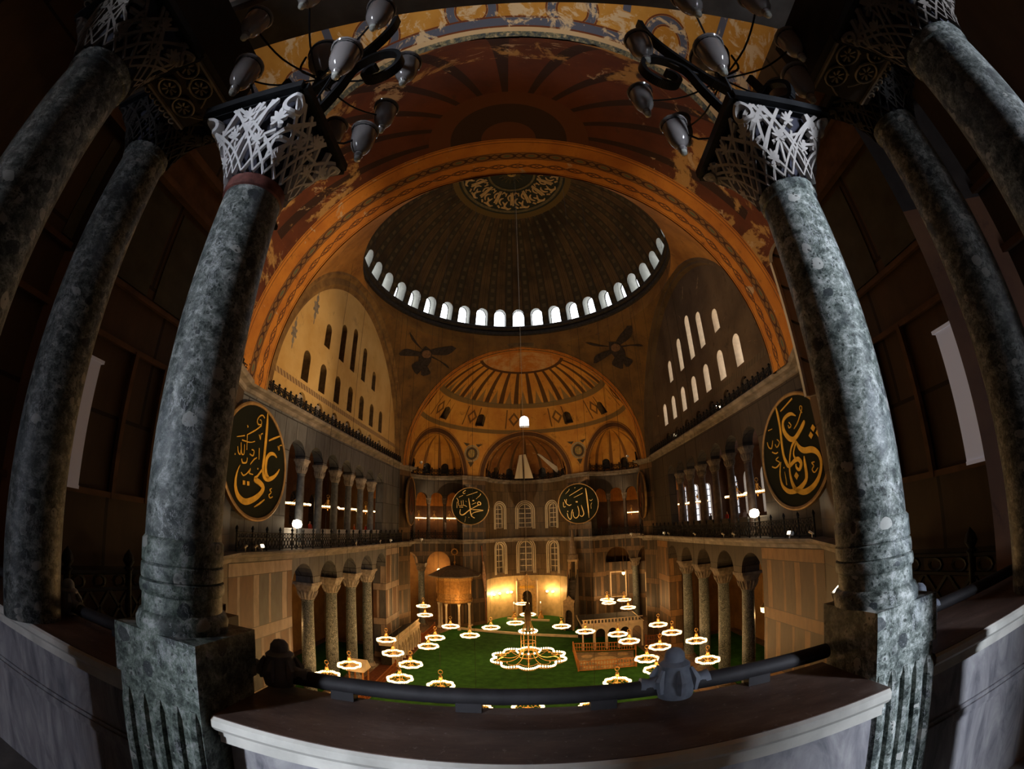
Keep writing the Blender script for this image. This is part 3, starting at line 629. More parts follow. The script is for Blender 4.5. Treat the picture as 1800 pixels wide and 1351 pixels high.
# exedra walls
def exedra_wall(c, w, nm, m0, m1, lo, hi, back):
    f = lambda u, z, d: (c[0]+(w+d)*cos(c[2]-pi/2+u/w), c[1]+(w+d)*sin(c[2]-pi/2+u/w), z); H = pi*w
    b = MB(); oL = [(H*k, 1.75, 9.6, 9.6) for k in (.22, .5, .78)]; oU = [(H*(.5+.132*(i-3)), .86, 19.4, 19.4) for i in range(7)]
    arch_wall(b, f, 0, H, 9.6, 12.7, oL, .9, 1, 0, 0, True); arch_wall(b, f, 0, H, 19.4, 22.2, oU, .7, 1, 1, 1, True)
    for zz0, zz1, o_ in ((0, 9.6, oL), (12.7, 19.4, oU)):
        for p, q in ((0, o_[0][0]-o_[0][1]), (o_[-1][0]+o_[-1][1], H)):
            for i in range(3):
                u0, u1 = p+(q-p)*i/3, p+(q-p)*(i+1)/3
                b.face([f(u0, zz0, 0), f(u1, zz0, 0), f(u1, zz1, 0), f(u0, zz1, 0)], [(u0, zz0), (u1, zz0), (u1, zz1), (u0, zz1)], 0 if zz0 == 0 else 1)
    struct(b.build(nm, [m0, m1]))
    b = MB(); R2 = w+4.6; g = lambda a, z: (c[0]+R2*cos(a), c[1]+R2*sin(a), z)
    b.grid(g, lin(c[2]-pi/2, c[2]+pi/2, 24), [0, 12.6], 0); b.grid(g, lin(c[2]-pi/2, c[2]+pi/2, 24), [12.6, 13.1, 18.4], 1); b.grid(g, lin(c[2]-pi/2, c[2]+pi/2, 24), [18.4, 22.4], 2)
    struct(b.build(nm+'_outer', [back, M_galback, M_glowO if back is M_aisle else M_dark]))  # orange upper band paints the vault's lamplit glow onto the wall
    for zz, k in ((12.6, 'floor'), (13.1, 'floor'), (22.2, 'ceiling')):
        b = MB(); b.grid(lambda a, r: (c[0]+r*cos(a), c[1]+r*sin(a), zz), lin(c[2]-pi/2, c[2]+pi/2, 24), [w+.02, R2], 0); struct(b.build(k+'_exedra', M_galback))
    return f, oL, oU
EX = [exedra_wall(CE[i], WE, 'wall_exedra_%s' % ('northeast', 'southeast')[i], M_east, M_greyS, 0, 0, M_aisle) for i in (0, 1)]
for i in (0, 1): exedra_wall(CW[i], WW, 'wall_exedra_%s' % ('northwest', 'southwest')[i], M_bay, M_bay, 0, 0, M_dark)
# straight pier faces between them
pts = [exed(CE[1], WE)[-1], (AX, AY-AR)], [(AX, AY+AR), exed(CE[0], WE)[0]], [(16.6, YS), exed(CE[1], WE)[0]], [exed(CE[0], WE)[-1], (16.6, YN)], [exed(CW[1], WW)[-1], (-15.6, YS)], [(-15.6, YN), exed(CW[0], WW)[0]], [exed(CW[0], WW)[-1], (-28.3, BY+BR)], [(-28.95, BY-BR), exed(CW[1], WW)[0]]
for i, (p, q) in enumerate(pts):
    b = MB(); L = sqrt((p[0]-q[0])**2+(p[1]-q[1])**2)
    b.face([(*p, 0), (*q, 0), (*q, 22.4), (*p, 22.4)], [(0, 0), (L, 0), (L, 22.4), (0, 22.4)]); struct(b.build('wall_pier_%d' % (i+1), M_east if i < 4 else M_bay))
# apse
fA = lambda u, z, d: (AX+(AR+d)*cos(u/AR), AY+(AR+d)*sin(u/AR), z); H = AR*pi/2
aw1 = [(-4.5, .78, 7.4, 11.5), (.35, 1.05, 7.4, 11.5), (5.0, .78, 7.4, 11.5)]; aw2 = [(-4.5, .78, 14.8, 17.9), (.35, 1.1, 14.8, 17.7), (5.0, .78, 14.8, 17.9)]
b = MB(); arch_wall(b, fA, -H, H, 0, 6.8, [], .1, .8, 1, 1); arch_wall(b, fA, -H, H, 6.8, 13.0, aw1, .5, .8, 0, 2); arch_wall(b, fA, -H, H, 13.0, 22.4, aw2, .5, .8, 0, 2)
struct(b.build('wall_apse', [M_apse, plain('yellow_marble_dado', (.6, .47, .24), .5, var=.2, sc=1.2), M_frame]))
for op in aw1+aw2: pane(fA, op, .4, M_leadglass, M_frame, 10, 4)
for k, op in enumerate(aw1+aw2):        # raised pale arched surrounds
    b = MB()
    for gap, wd in ((.12, .16), (.42, .14)):
        c, w, zb, zs = op; n = 14; o1 = [(c-w-gap, zb-.2)]+[(c-(w+gap)*cos(pi*i/n), zs+(w+gap)*sin(pi*i/n)) for i in range(n+1)]+[(c+w+gap, zb-.2)]
        o2 = [(c-w-gap-wd, zb-.2)]+[(c-(w+gap+wd)*cos(pi*i/n), zs+(w+gap+wd)*sin(pi*i/n)) for i in range(n+1)]+[(c+w+gap+wd, zb-.2)]
        for i in range(len(o1)-1):
            b.face([fA(*o1[i], -.08), fA(*o1[i+1], -.08), fA(*o2[i+1], -.08), fA(*o2[i], -.08)]); b.face([fA(*o1[i], -.08), fA(*o1[i+1], -.08), fA(*o1[i+1], 0), fA(*o1[i], 0)]); b.face([fA(*o2[i], -.08), fA(*o2[i+1], -.08), fA(*o2[i+1], 0), fA(*o2[i], 0)])
    struct(b.build('trim_%d' % (13+k), M_frame))
# ------------------------------------------------------------------ nave columns
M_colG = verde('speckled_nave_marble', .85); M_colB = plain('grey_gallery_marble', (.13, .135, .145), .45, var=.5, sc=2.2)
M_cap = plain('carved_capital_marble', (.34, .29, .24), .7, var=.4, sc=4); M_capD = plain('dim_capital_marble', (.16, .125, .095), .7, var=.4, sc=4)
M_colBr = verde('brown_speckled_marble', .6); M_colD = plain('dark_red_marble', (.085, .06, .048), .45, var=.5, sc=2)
def capital_mb(r, R, h, z0):
    b = MB()
    def fn(a, k):
        rad = r+(R-r)*(k**.8) if k < 1 else R; c_, s_ = cos(a), sin(a); sq = 1/max(abs(c_), abs(s_)); e = k**1.5; q = (1-e)+e*min(sq, 1.32)
        return (rad*q*c_, rad*q*s_, z0+h*k)
    b.grid(fn, lin(0, 2*pi, 32), lin(0, 1, 8)); b.box(-R*1.02, R*1.02, -R*1.02, R*1.02, z0+h, z0+h*1.18)
    for k in range(16):       # carved leaves
        a = 2*pi*(k+.5)/16; p = [Vector(fn(a, t)) for t in (.05, .35, .6)]; p[2] += Vector((cos(a)*.06*R, sin(a)*.06*R, 0))
        b.tube([p[0], p[1]+Vector((cos(a), sin(a), 0))*.03, p[2]], [.05*R, .1*R, .03*R], 5)
    return b
def nave_column(name, label, group, r, H, hb, hc, R, mats, loc):
    o = thing(name, label, 'column', loc, group)
    b = MB(); b.box(-r*1.5, r*1.5, -r*1.5, r*1.5, 0, hb*.35); b.lathe([(r*1.45, hb*.35), (r*1.5, hb*.5), (r*1.35, hb*.62), (r*1.2, hb*.72), (r*1.3, hb*.85), (r*1.1, hb)], n=20); b.build('base', mats[1], o, local=True)
    b = MB(); b.lathe([(r*1.08, hb), (r, hb+.12), (r*1.01, H*.4), (r*.9, H-hc-.12), (r*1.02, H-hc-.08), (r*1.02, H-hc)], n=22); b.build('shaft', mats[0], o, local=True)
    capital_mb(r*.98, R, hc*.85, H-hc).build('capital', mats[1], o, local=True); return o
ordn = ['first', 'second', 'third', 'fourth', 'fifth', 'sixth', 'seventh', 'eighth', 'ninth', 'tenth', 'eleventh', 'twelfth']
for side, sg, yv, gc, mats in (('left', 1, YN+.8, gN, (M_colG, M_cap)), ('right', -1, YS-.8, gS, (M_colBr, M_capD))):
    p = None
    for i in range(4):
        x = (gc[i]+gc[i+1])/2; lb = '%s tall dark marble column from the gallery end, ground arcade on the %s side' % (ordn[i], side)
        if p is None: p = nave_column('nave_column', lb, 'ground floor columns, %s arcade' % side, .52, 10.5, .55, 1.35, .82, mats, (x, yv, 0))
        else: copy_thing(p, (x, yv, 0), lb)
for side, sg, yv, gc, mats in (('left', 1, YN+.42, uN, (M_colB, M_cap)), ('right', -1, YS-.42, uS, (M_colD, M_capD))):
    p = None
    for i in range(6):
        x = (gc[i]+gc[i+1])/2; lb = '%s slender grey column from the gallery end, upper arcade on the %s side' % (ordn[i], side)
        if p is None: p = nave_column('arcade_column', lb, 'upper gallery columns, %s arcade' % side, .31, 6.4, .4, 1.05, .45, mats, (x, yv, 13.2))
        else: copy_thing(p, (x, yv, 13.2), lb)
for e, side in ((0, 'left'), (1, 'right')):
    f, oL, oU = EX[e]; p = None
    for i in range(2):
        q = f((oL[i][0]+oL[i+1][0])/2, 0, .45); lb = '%s large dark column under the %s conch at the far end' % (('outer', 'inner')[i], side)
        if p is None: p = nave_column('nave_column', lb, 'large columns of the %s curved bay' % side, .5, 9.6, .5, 1.2, .72, (M_colBr, M_capD), q)
        else: copy_thing(p, q, lb)
    p = None
    for i in range(6):
        q = f((oU[i][0]+oU[i+1][0])/2, 13.2, .35); lb = '%s small upper column in the %s curved bay, counted anticlockwise' % (ordn[i], side)
        if p is None: p = nave_column('arcade_column', lb, 'small upper columns of the %s curved bay' % side, .27, 6.2, .35, .9, .36, (M_colD, M_capD), q)
        else: copy_thing(p, q, lb)
# white parapet slabs between the upper columns
NT_TRIM = [19]
def trim(b, m):
    NT_TRIM[0] += 1; return struct(b.build('trim_%d' % NT_TRIM[0], m))
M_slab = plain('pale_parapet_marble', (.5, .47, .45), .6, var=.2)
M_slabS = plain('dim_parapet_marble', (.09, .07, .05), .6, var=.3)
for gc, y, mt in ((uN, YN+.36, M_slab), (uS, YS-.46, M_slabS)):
    for c in gc: b = MB(); b.box(c-1.16, c+1.16, y, y+.1, 13.2, 14.5); b.box(c-1.16, c+1.16, y-.05, y+.15, 14.5, 14.6); trim(b, mt)
# ------------------------------------------------------------------ iron railings
def railing(name, label, path, z, h, sp, lat, sc=1.0, fin=True):
    L = [0]
    for p, q in zip(path, path[1:]): L.append(L[-1]+sqrt((p[0]-q[0])**2+(p[1]-q[1])**2))
    def at(s):
        for i in range(len(path)-1):
            if s <= L[i+1]+1e-6:
                k = (s-L[i])/max(1e-6, L[i+1]-L[i]); return (path[i][0]+(path[i+1][0]-path[i][0])*k, path[i][1]+(path[i+1][1]-path[i][1])*k)
        return path[-1]
    o = thing(name, label, 'railing', (*path[0], z)); n = max(1, round(L[-1]/sp)); sp = L[-1]/n
    b = MB(); r = .035*sc
    for zz in (.12*h, .72*h, h): b.tube([(*at(L[-1]*i/(n*2)), z+zz) for i in range(n*2+1)], r, 5)
    b.build('rails', M_iron, o)
    b = MB()
    for i in range(n):
        for j in range(lat):
            s0, s1 = sp*(i+j/lat), sp*(i+(j+1)/lat); p, q = at(s0), at(s1); mid = ((p[0]+q[0])/2, (p[1]+q[1])/2)
            b.bar((*p, z+.12*h), (*q, z+.72*h), r*1.3, r*1.3); b.bar((*q, z+.12*h), (*p, z+.72*h), r*1.3, r*1.3)
            b.tube([(mid[0]+(q[0]-p[0])*.28*cos(a), mid[1]+(q[1]-p[1])*.28*cos(a), z+.86*h+.1*h*sin(a)) for a in lin(0, 2*pi*.9, 9)], r*.8, 4, closed=True)
    b.build('lattice', M_iron, o)
    P0 = None
    for i in range(n+1):
        q = at(sp*i)
        if P0 is None:
            b = MB(); b.lathe([(.055*sc, 0), (.055*sc, h*1.02), (.085*sc, h*1.06), (.05*sc, h*1.1), (.1*sc, h*1.2), (.07*sc, h*1.3), (.005, h*1.4)], (0, 0, 0), 8); P0 = b.build('post', M_iron, o, local=True); c_ = P0
        else: c_ = P0.copy(); COL.objects.link(c_); c_.parent = o
        c_.location = (q[0]-path[0][0], q[1]-path[0][1], 0)
    return o
def off(path, d):
    P = [Vector(p) for p in path]; out = []
    for i in range(len(P)):
        a = (P[min(i+1, len(P)-1)]-P[max(i-1, 0)]).normalized(); out.append((P[i].x-a.y*d, P[i].y+a.x*d))
    return out
railing('iron_railing', 'black iron lattice railing along the lower cornice of the left nave wall', [(16.4, YN-.45), (-15.5, YN-.45)], 13.2, 1.05, 1.5, 4)
railing('iron_railing', 'black iron lattice railing along the lower cornice of the right nave wall', [(-15.5, YS+.45), (16.4, YS+.45)], 13.2, 1.05, 1.5, 4)
railing('iron_railing', 'dark iron railing on the upper cornice below the pale left lunette', [(16.4, YN-.48)]+[(-15.4, YN-.48)]+off(exed(CW[0], WW), .48)[1:7], 22.76, .58, .75, 2, .95)
railing('iron_railing', 'dark iron railing on the upper cornice below the brown right lunette', off(exed(CW[1], WW), .48)[-7:-1]+[(-15.4, YS+.48), (16.4, YS+.48)], 22.76, .58, .75, 2, .95)
for i, sd in ((0, 'left'), (1, 'right')):
    railing('iron_railing', 'dark iron railing on the gallery edge of the %s far curved bay' % sd, off(exed(CE[i], WE), .5), 13.2, 1.0, 1.4, 3)
    railing('iron_railing', 'dark iron railing on the high cornice under the %s far conch' % sd, off(exed(CE[i], WE), .45), 22.76, .9, 1.2, 2, 1.2)
railing('iron_railing', 'dark iron railing on the high cornice inside the apse', off(arcp(AX, AY, AR, -pi/2, pi/2, 16), .45), 22.76, .8, 1.3, 2, 1.2)

# ------------------------------------------------------------------ foreground gallery
M_v1 = verde('green_breccia_column', .82); M_v2 = verde('pale_green_breccia_column', 1.12, .03); M_vp = verde('green_breccia_plinth', .55, .12); M_vd = verde('shaded_breccia_column', .5); M_scap = plain('dark_capital_stone', (.09, .075, .065), .8, var=.3, sc=6); M_sblk = plain('near_black_capital_stone', (.02, .017, .015), .85)  # rear columns use a darkened breccia copy, their dimness put into the colour
M_red = plain('red_stained_necking', (.16, .055, .045), .55, var=.6, sc=9)
M_strap = plain('carved_white_marble', (.62, .6, .6), .6, var=.18, sc=6); M_strapD = plain('carved_grey_marble', (.36, .33, .31), .6, var=.3, sc=6)
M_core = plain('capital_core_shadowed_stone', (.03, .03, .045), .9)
def strap_capital(o, r, R, h, z0, m, seed, core=M_core):
    rn = random.Random(seed)
    def S(u, w, d):       # u 0..4 round the four faces, w 0..1 upwards
        a = u*pi/2-pi*.75; c_, s_ = cos(a), sin(a); sq = min(1/max(abs(c_), abs(s_)), 1.36); k = max(0., w); e = k**.9; q = (1-e)+e*sq
        rad = (r+(R-r)*k**1.35+d)*q; return (rad*c_, rad*s_, z0+h*w)
    b = MB(); b.grid(lambda u, w: S(u, w, -.035), lin(0, 4, 48), lin(0, 1, 8)); b.build('capital_core', core, o, local=True)
    b = MB(); nst = 19
    for i in range(nst):
        u = 4*i/nst; j = rn.uniform(-.04, .04)
        for du in (.62+rn.uniform(-.22, .25), -.62+rn.uniform(-.25, .22)): b.ribbon([(u+j, .0, .03), (u+j+du*.33, .33, .036), (u+j+du*.68, .66, .038), (u+j+du, .98, .04)], S, .03)
        v_ = rn.uniform(.1, .5); b.ribbon([(u+.12, v_, .034), (u+.14, v_+.22, .036), (u+.17, v_+.42, .036)], S, .026); b.ribbon([(u+.02, v_+.3, .034), (u+.2, v_+.36, .036), (u+.34, v_+.41, .034)], S, .028)
    for i in range(20):     # leaves
        u0, w0 = 4*(i+.5)/20, (.24, .55, .8, .42, .68)[i % 5]
        for dx, dy in ((.09, .05), (-.09, .05), (.06, .12), (-.06, .12), (0, .15), (.07, -.05), (-.07, -.05)):
            b.ribbon([(u0, w0, .02), (u0+dx*.6, w0+dy*.7, .038), (u0+dx, min(.99, w0+dy), .01)], S, .036)
    for i in range(4):      # corner scrolls
        u = i+.0; b.ribbon([(u+.09*cos(t), .87+.09*sin(t), .035) for t in lin(0, 2*pi, 12)], S, .045)
    b.build('strapwork', m, o, local=True)
def front_column(label, x, y, r, zb, zt, ms, mp, pl, neck, seed, capm, zfl=12.7, Rc=.42):
    o = thing('breccia_column', label, 'column', (x, y, zfl)); X = lambda z: z-zfl
    if pl:
        x0, x1, y0, y1 = pl; b = MB(); b.box(x0-x, x1-x, y0-y, y1-y, X(14.27), X(zb)); b.box(x0-x+.015, x1-x-.015, y0-y+.015, y1-y-.015, 0, X(14.265))
        for k in range(5):
            yy = y0-y+(y1-y0)*(k+.5)/5; b.tube([(x0-x+.02, yy, 0), (x0-x+.02, yy, 1.42), (x0-x+.03, yy, 1.48)], [.042, .04, .026], 8)
        b.build('plinth', mp, o, local=True)
        b = MB(); b.lathe([(r*1.18, X(zb)), (r*1.2, X(zb)+.05), (r*1.12, X(zb)+.09), (r*1.05, X(zb)+.1), (r*1.04, X(zb)+.19), (r*1.09, X(zb)+.2), (r*1.11, X(zb)+.23), (r*1.09, X(zb)+.262), (r*1.02, X(zb)+.268), (r*1.07, X(zb)+.276), (r*1.08, X(zb)+.31), (r*1.07, X(zb)+.348), (r*1.02, X(zb)+.355), (r*1.06, X(zb)+.365), (r*1.065, X(zb)+.48), (r*1.0, X(zb)+.5)], n=40)
        b.build('base', mp, o, local=True); z1 = X(zb)+.5
    else: z1 = X(zb)
    b = MB(); b.lathe([(r*1.0, z1), (r*1.01, z1+.6), (r*1.0, z1+1.3), (r*.955, X(zt)-.1)], n=44); b.build('shaft', ms, o, local=True)
    b = MB(); b.lathe([(r*.955, X(zt)-.1), (r*1.02, X(zt)-.09), (r*1.035, X(zt)-.05), (r*1.0, X(zt)-.02), (r*1.02, X(zt))], n=40); b.build('necking', neck, o, local=True)
    strap_capital(o, r*1.0, Rc-.02, .54, X(zt), capm, seed)
    b = MB(); H = Rc+.015; z = X(zt)+.56
    for p, q in (((-H, -H), (H, -H)), ((H, -H), (H, H)), ((H, H), (-H, H)), ((-H, H), (-H, -H))): b.bar((*p, z+.03), (*q, z+.03), .07, .075)
    b.box(-H+.02, H-.02, -H+.02, H-.02, z-.02, z+.06); b.build('iron_abacus', M_iron, o, local=True)
    return o
front_column('mottled dark grey breccia column with red-stained neck and white lattice capital', -33.90, 1.13, .224, 14.55, 17.40, M_v1, M_vp, (-34.16, -33.64, .8, 1.43), M_red, 3, M_strap)
front_column('paler green breccia column under the duller openwork capital', -33.70, -2.79, .222, 14.55, 17.36, M_v2, M_v2, (-33.96, -33.46, -3.06, -2.56), M_v2, 8, M_strapD)
front_column('unlit dark column standing beyond the red-necked column, its capital hidden', -33.85, 2.98, .245, 14.17, 18.47, M_vd, M_vd, None, M_vd, 5, M_sblk)  # rear capitals use dark and near-black stone colours
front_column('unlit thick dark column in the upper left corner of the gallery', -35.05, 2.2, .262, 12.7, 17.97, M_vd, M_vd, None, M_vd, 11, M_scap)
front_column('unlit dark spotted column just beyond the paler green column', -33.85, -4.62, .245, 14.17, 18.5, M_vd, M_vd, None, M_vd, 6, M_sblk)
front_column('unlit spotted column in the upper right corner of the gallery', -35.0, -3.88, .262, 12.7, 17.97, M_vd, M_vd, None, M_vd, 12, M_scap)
# parapets
t = NT('worn_brown_coping', .45, 0, .35); f_ = t.noise(t.scale(t.co(), (1, .35, 1)), 5, 9, .7); g_ = t.noise(t.co(), 26, 4, .7)
c = t.ramp(f_, [(.3, (.05, .03, .024)), (.55, (.12, .076, .06)), (.75, (.21, .15, .125))]); c = t.mix(t.AND(t.step(g_, .62, .7), .6), c, (.28, .24, .23)); t.base(c); t.bump(f_, .3, .01); M_cop = t.m
t = NT('streaked_white_marble', .5, 0, .35); f_ = t.noise(t.scale(t.co(), (1, 1, .35)), 3.5, 7, .65, 1.5); t.base(t.ramp(f_, [(.3, (.12, .12, .14)), (.5, (.28, .27, .29)), (.7, (.44, .43, .43))])); M_par = t.m
M_edge = plain('pale_marble_edge', (.6, .58, .53), .5, var=.25, sc=3)
def parapet(label, x0, x1, y0, y1):
    o = thing('parapet', label, 'parapet', (x0, (y0+y1)/2, 12.7)); b = MB()
    b.box(x0+.015, x1, y0, y1, 14.155, 14.17, 0); b.build('coping_top', M_cop, o)
    b = MB(); P = [(x0+.14, 13.98), (x0+.1, 13.99), (x0+.09, 14.03), (x0+.05, 14.045), (x0+.05, 14.075), (x0+.02, 14.085), (x0, 14.11), (x0, 14.15), (x0+.015, 14.165)]
    for p, q in zip(P, P[1:]): b.face([(p[0], y0, p[1]), (p[0], y1, p[1]), (q[0], y1, q[1]), (q[0], y0, q[1])])
    b.box(x0+.06, x1-.01, y0+.002, y1-.002, 14.0, 14.154); b.build('coping_moulding', M_edge, o)
    b = MB(); b.box(x0+.14, x1-.04, y0+.003, y1-.003, 12.7, 14.0); n = max(1, round((y1-y0)/1.3)); w = (y1-y0)/n
    b.box(x0+.11, x0+.15, y0+.003, y1-.003, 13.55, 13.6); b.box(x0+.125, x0+.15, y0+.003, y1-.003, 13.52, 13.63)
    b.build('marble_panel', M_par, o); return o
parapet('marble parapet with brown worn top between the two lit columns', -34.1, -33.46, -2.55, .79)
parapet('streaked marble parapet left of the red-necked column', -33.98, -33.44, 1.44, 8.0)
parapet('streaked marble parapet on the far side of the paler green column', -33.96, -33.34, -9.5, -3.07)
# handrails
M_lead = plain('blue_grey_lead', (.14, .155, .19), .6, .1, .35, 8)
def handrail(label, y0, y1, x, z, sup, fins):
    o = thing('handrail', label, 'handrail', (x, y0, 14.17)); b = MB(); b.tube([(x, y0, z), (x, y1, z)], .047, 16); b.build('rail_tube', M_ironB, o)
    for y in sup: b = MB(); b.box(x-.035, x+.035, y-.07, y+.07, 14.168, z-.02); b.build('support_block', M_ironB, o)
    for y in fins:
        b = MB(); b.lathe([(.1, z-.06), (.115, z), (.1, z+.06), (.085, z+.1), (.088, z+.13), (.06, z+.15), (.055, z+.19), (.035, z+.215), (.0, z+.225)], (x, y, 0), 18)
        for a in range(6): ca, sa = cos(a*pi/3), sin(a*pi/3); b.tube([(x+.11*ca, y+.11*sa, z-.02), (x+.12*ca, y+.12*sa, z+.05), (x+.09*ca, y+.09*sa, z+.11)], [.02, .028, .012], 6)
        for s_ in (-1, 1): b.tube([(x, y+s_*.08, z+.02), (x, y+s_*.15, z+.01), (x, y+s_*.2, z+.02)], [.05, .045, .047], 10)
        b.build('socket_cap', M_lead, o)
handrail('dark round handrail with two blue-grey knobs on the middle parapet', .79, -2.55, -33.5, 14.255, (.3, -.42, -1.14, -2.05), (.72, -1.54))
handrail('dark round handrail on the parapet left of the red-necked column', 8.0, 1.46, -33.5, 14.255, (2.2, 4.5), (2.95,))
handrail('dark round handrail on the parapet beyond the paler green column', -3.1, -9.5, -33.42, 14.255, (-3.6, -5.6), (-3.5,))
# gallery shell
b = MB(); b.box(-46, -33.4, -14, 13, 12.4, 12.7); struct(b.build('floor_loge', plain('worn_gallery_floor', (.2, .19, .18), .6)))
b = MB(); b.box(-33.42, -33.3, -9, 8, 0, 13.1); struct(b.build('wall_west_lower', M_bay))
fW = lambda u, z, d: (-45-d, u, z)
wops = [(-9.7, .75, 14.6, 19.2), (-6.3, .35, 13.6, 17.0), (4.6, .35, 13.6, 17.0), (7.9, .75, 14.6, 19.2)]  # the two narrow openings are added as fill light for the parapets
M_west = plain('gallery_west_plaster', (.25, .17, .1), .8)
b = MB(); arch_wall(b, fW, -14, 13, 12.7, 22.6, wops, .5, 3, 0, 1); struct(b.build('wall_west', [M_west, M_reveal]))
for k, op in enumerate(wops): pane(fW, op, .45, M_skyW if k in (0, 3) else M_fillW, M_dark, 8)
fP = lambda u, z, d: (-40+d, u, z)
b = MB(); arch_wall(b, fP, -14, 13, 12.7, 22.6, [(-6.35, .62, 12.7, 20.5), (4.0, .62, 12.7, 20.5)], .6, 3, 0, 0, True); struct(b.build('wall_light_baffle', M_west))  # unseen partition added so each west window lights only its own column
for nm, y in (('wall_loge_north', 13), ('wall_loge_south', -14)): b = MB(); b.face([(-45, y, 12.7), (-33.4, y, 12.7), (-33.4, y, 22.6), (-45, y, 22.6)]); struct(b.build(nm, M_bay))
M_vaultG = m_ochre('gallery_vault_paint', (.42, .17, .04), (.24, .08, .02), (.3, .2, .1), .72, (.03, .014, .008), .9)
b = MB(); b.grid(lambda u, k: (-45+(11.1)*k, -.5+13.6*cos(u), 19.2+3.4*sin(u)), lin(0, pi, 40), lin(0, 1, 6)); struct(b.build('ceiling_loge', M_vaultG))
b = MB(); b.box(-34.44, -33.9, BY-8.5, BY+8.5, 20.0, 20.9); struct(b.build('ceiling_beam_cross', plain('dark_marble_beam', (.05, .045, .042), .6)))
b = MB(); b.box(-34.5, -34.44, BY-8.5, BY+8.5, 20.25, 20.85); trim(b, M_edge)
b = MB()
b.face([(-34.2, BY-14, 20.9), (-34.2, BY+14, 20.9), (-34.2, BY+14, 24), (-34.2, BY-14, 24)])
struct(b.build('wall_bay_upper', M_vaultG))
M_scroll = plain('carved_beam_stone', (.17, .14, .105), .8, var=.4, sc=6); M_beam = plain('dark_beam_soffit', (.02, .015, .012), .85)
for side, y0, y1 in (('north', 1.73, 2.53), ('south', -4.21, -3.41)):
    b = MB(); b.box(-37.5, -33.95, y0, y1, 18.6, 19.3); bm = struct(b.build('ceiling_beam_%s' % side, M_beam))
    b = MB(); n = 13; ring = lambda cx, cy, r, t_: b.tube([(cx+r*cos(a), cy+r*sin(a), 18.585) for a in lin(0, 2*pi, 20)[:-1]], t_, 5, closed=True)
    for i in range(n):
        for j in (0, 1):
            cx, cy = -37.3+.25*(i+.5*j), y0+.24+.3*j; ring(cx, cy, .115, .012)
            for k in range(7): a = 2*pi*k/7+i; b.tube([(cx+.02*cos(a), cy+.02*sin(a), 18.585), (cx+.075*cos(a), cy+.075*sin(a), 18.58)], [.008, .014], 4)
            b.tube(spline([(cx+.115, cy, 18.58), (cx+.17, cy+.07*(1-2*j), 18.58), (cx+.2, cy+.12*(1-2*j), 18.58)]), .009, 4)
    for k in range(40):
        x = -37.4+k*.085; ye = y1-.04 if side == 'north' else y0+.04; b.tube([(x+.03*cos(a), ye+.035*sin(a), 18.58) for a in lin(0, pi*1.6, 8)], .009, 4)
    for ye in (y0+.09, y1-.09): b.box(-37.5, -33.95, ye-.012, ye+.012, 18.57, 18.605)
    b.build('scroll_carving', M_scroll, bm)
# bay side walls with marble framing
for side, y, sg in (('north', BY+BR, 1), ('south', BY-BR, -1)):
    f = lambda u, z, d: (u, y+sg*d, z); XE_ = -28.3 if sg > 0 else -28.95
    b = MB(); b.face([f(-38.5, 0, 0), f(XE_, 0, 0), f(XE_, 24.8, 0), f(-38.5, 24.8, 0)], [(-38.5, 0), (XE_, 0), (XE_, 24.8), (-38.5, 24.8)]); wl = struct(b.build('wall_bay_%s' % side, M_bay))
    def bx(u0, u1, z0, z1, d, m, w_): w_.box(u0, u1, min(y-sg*d, y+.01*sg), max(y-sg*d, y+.01*sg), z0, z1)
    b = MB()
    bx(-33.9, XE_, 20.65, 20.8, .16, 0, b); bx(-33.9, XE_, 20.8, 21.5, .06, 0, b); bx(-33.9, XE_, 21.5, 21.7, .2, 0, b)
    for z in (18.45, 17.55, 15.2): bx(-33.9, XE_, z, z+.09, .08, 0, b)
    for u in (-31.1, -30.35, -29.2): bx(u, u+.08, 15.2, 17.6, .09, 0, b)
    trim(b, plain('brown_marble_frame', (.11, .058, .03), .6, var=.4))
    b = MB(); bx(-33.2, -31.2, 18.6, 20.5, .02, 0, b); bx(-31.0, -29.1, 18.6, 20.5, .02, 0, b); bx(-30.25, -29.3, 15.4, 17.5, .02, 0, b); trim(b, plain('dark_green_marble_panel', (.045, .052, .042), .4, var=.4, sc=2))
    b = MB(); bx(-32.6, -31.75, 15.3, 17.15, .07, 0, b); bx(-32.65, -31.7, 17.15, 17.2, .09, 0, b); bx(-32.6, -31.75, 15.25, 15.3, .09, 0, b)
    o = b.build('window_blind', glow('daylit_blind_%s' % side, (.75, .75, .85), .1 if sg < 0 else .03), origin=(-32.2, y, 15.25)); tag(o, 'pale grey daylit blind in the bay wall beyond the %s' % ('red-necked column' if sg > 0 else 'paler green column'), 'blind')
    railing('iron_railing', 'low black iron fence at the foot of the bay wall beyond the %s' % ('red-necked column' if sg > 0 else 'paler green column'), [(-33.2, y-sg*.35), (XE_-.2, y-sg*.35)], 13.2, .9, 1.2, 3)
    b = MB(); b.box(-33.4, XE_, min(y, y-sg*.7), max(y, y-sg*.7), 12.7, 13.18); trim(b, M_bay)
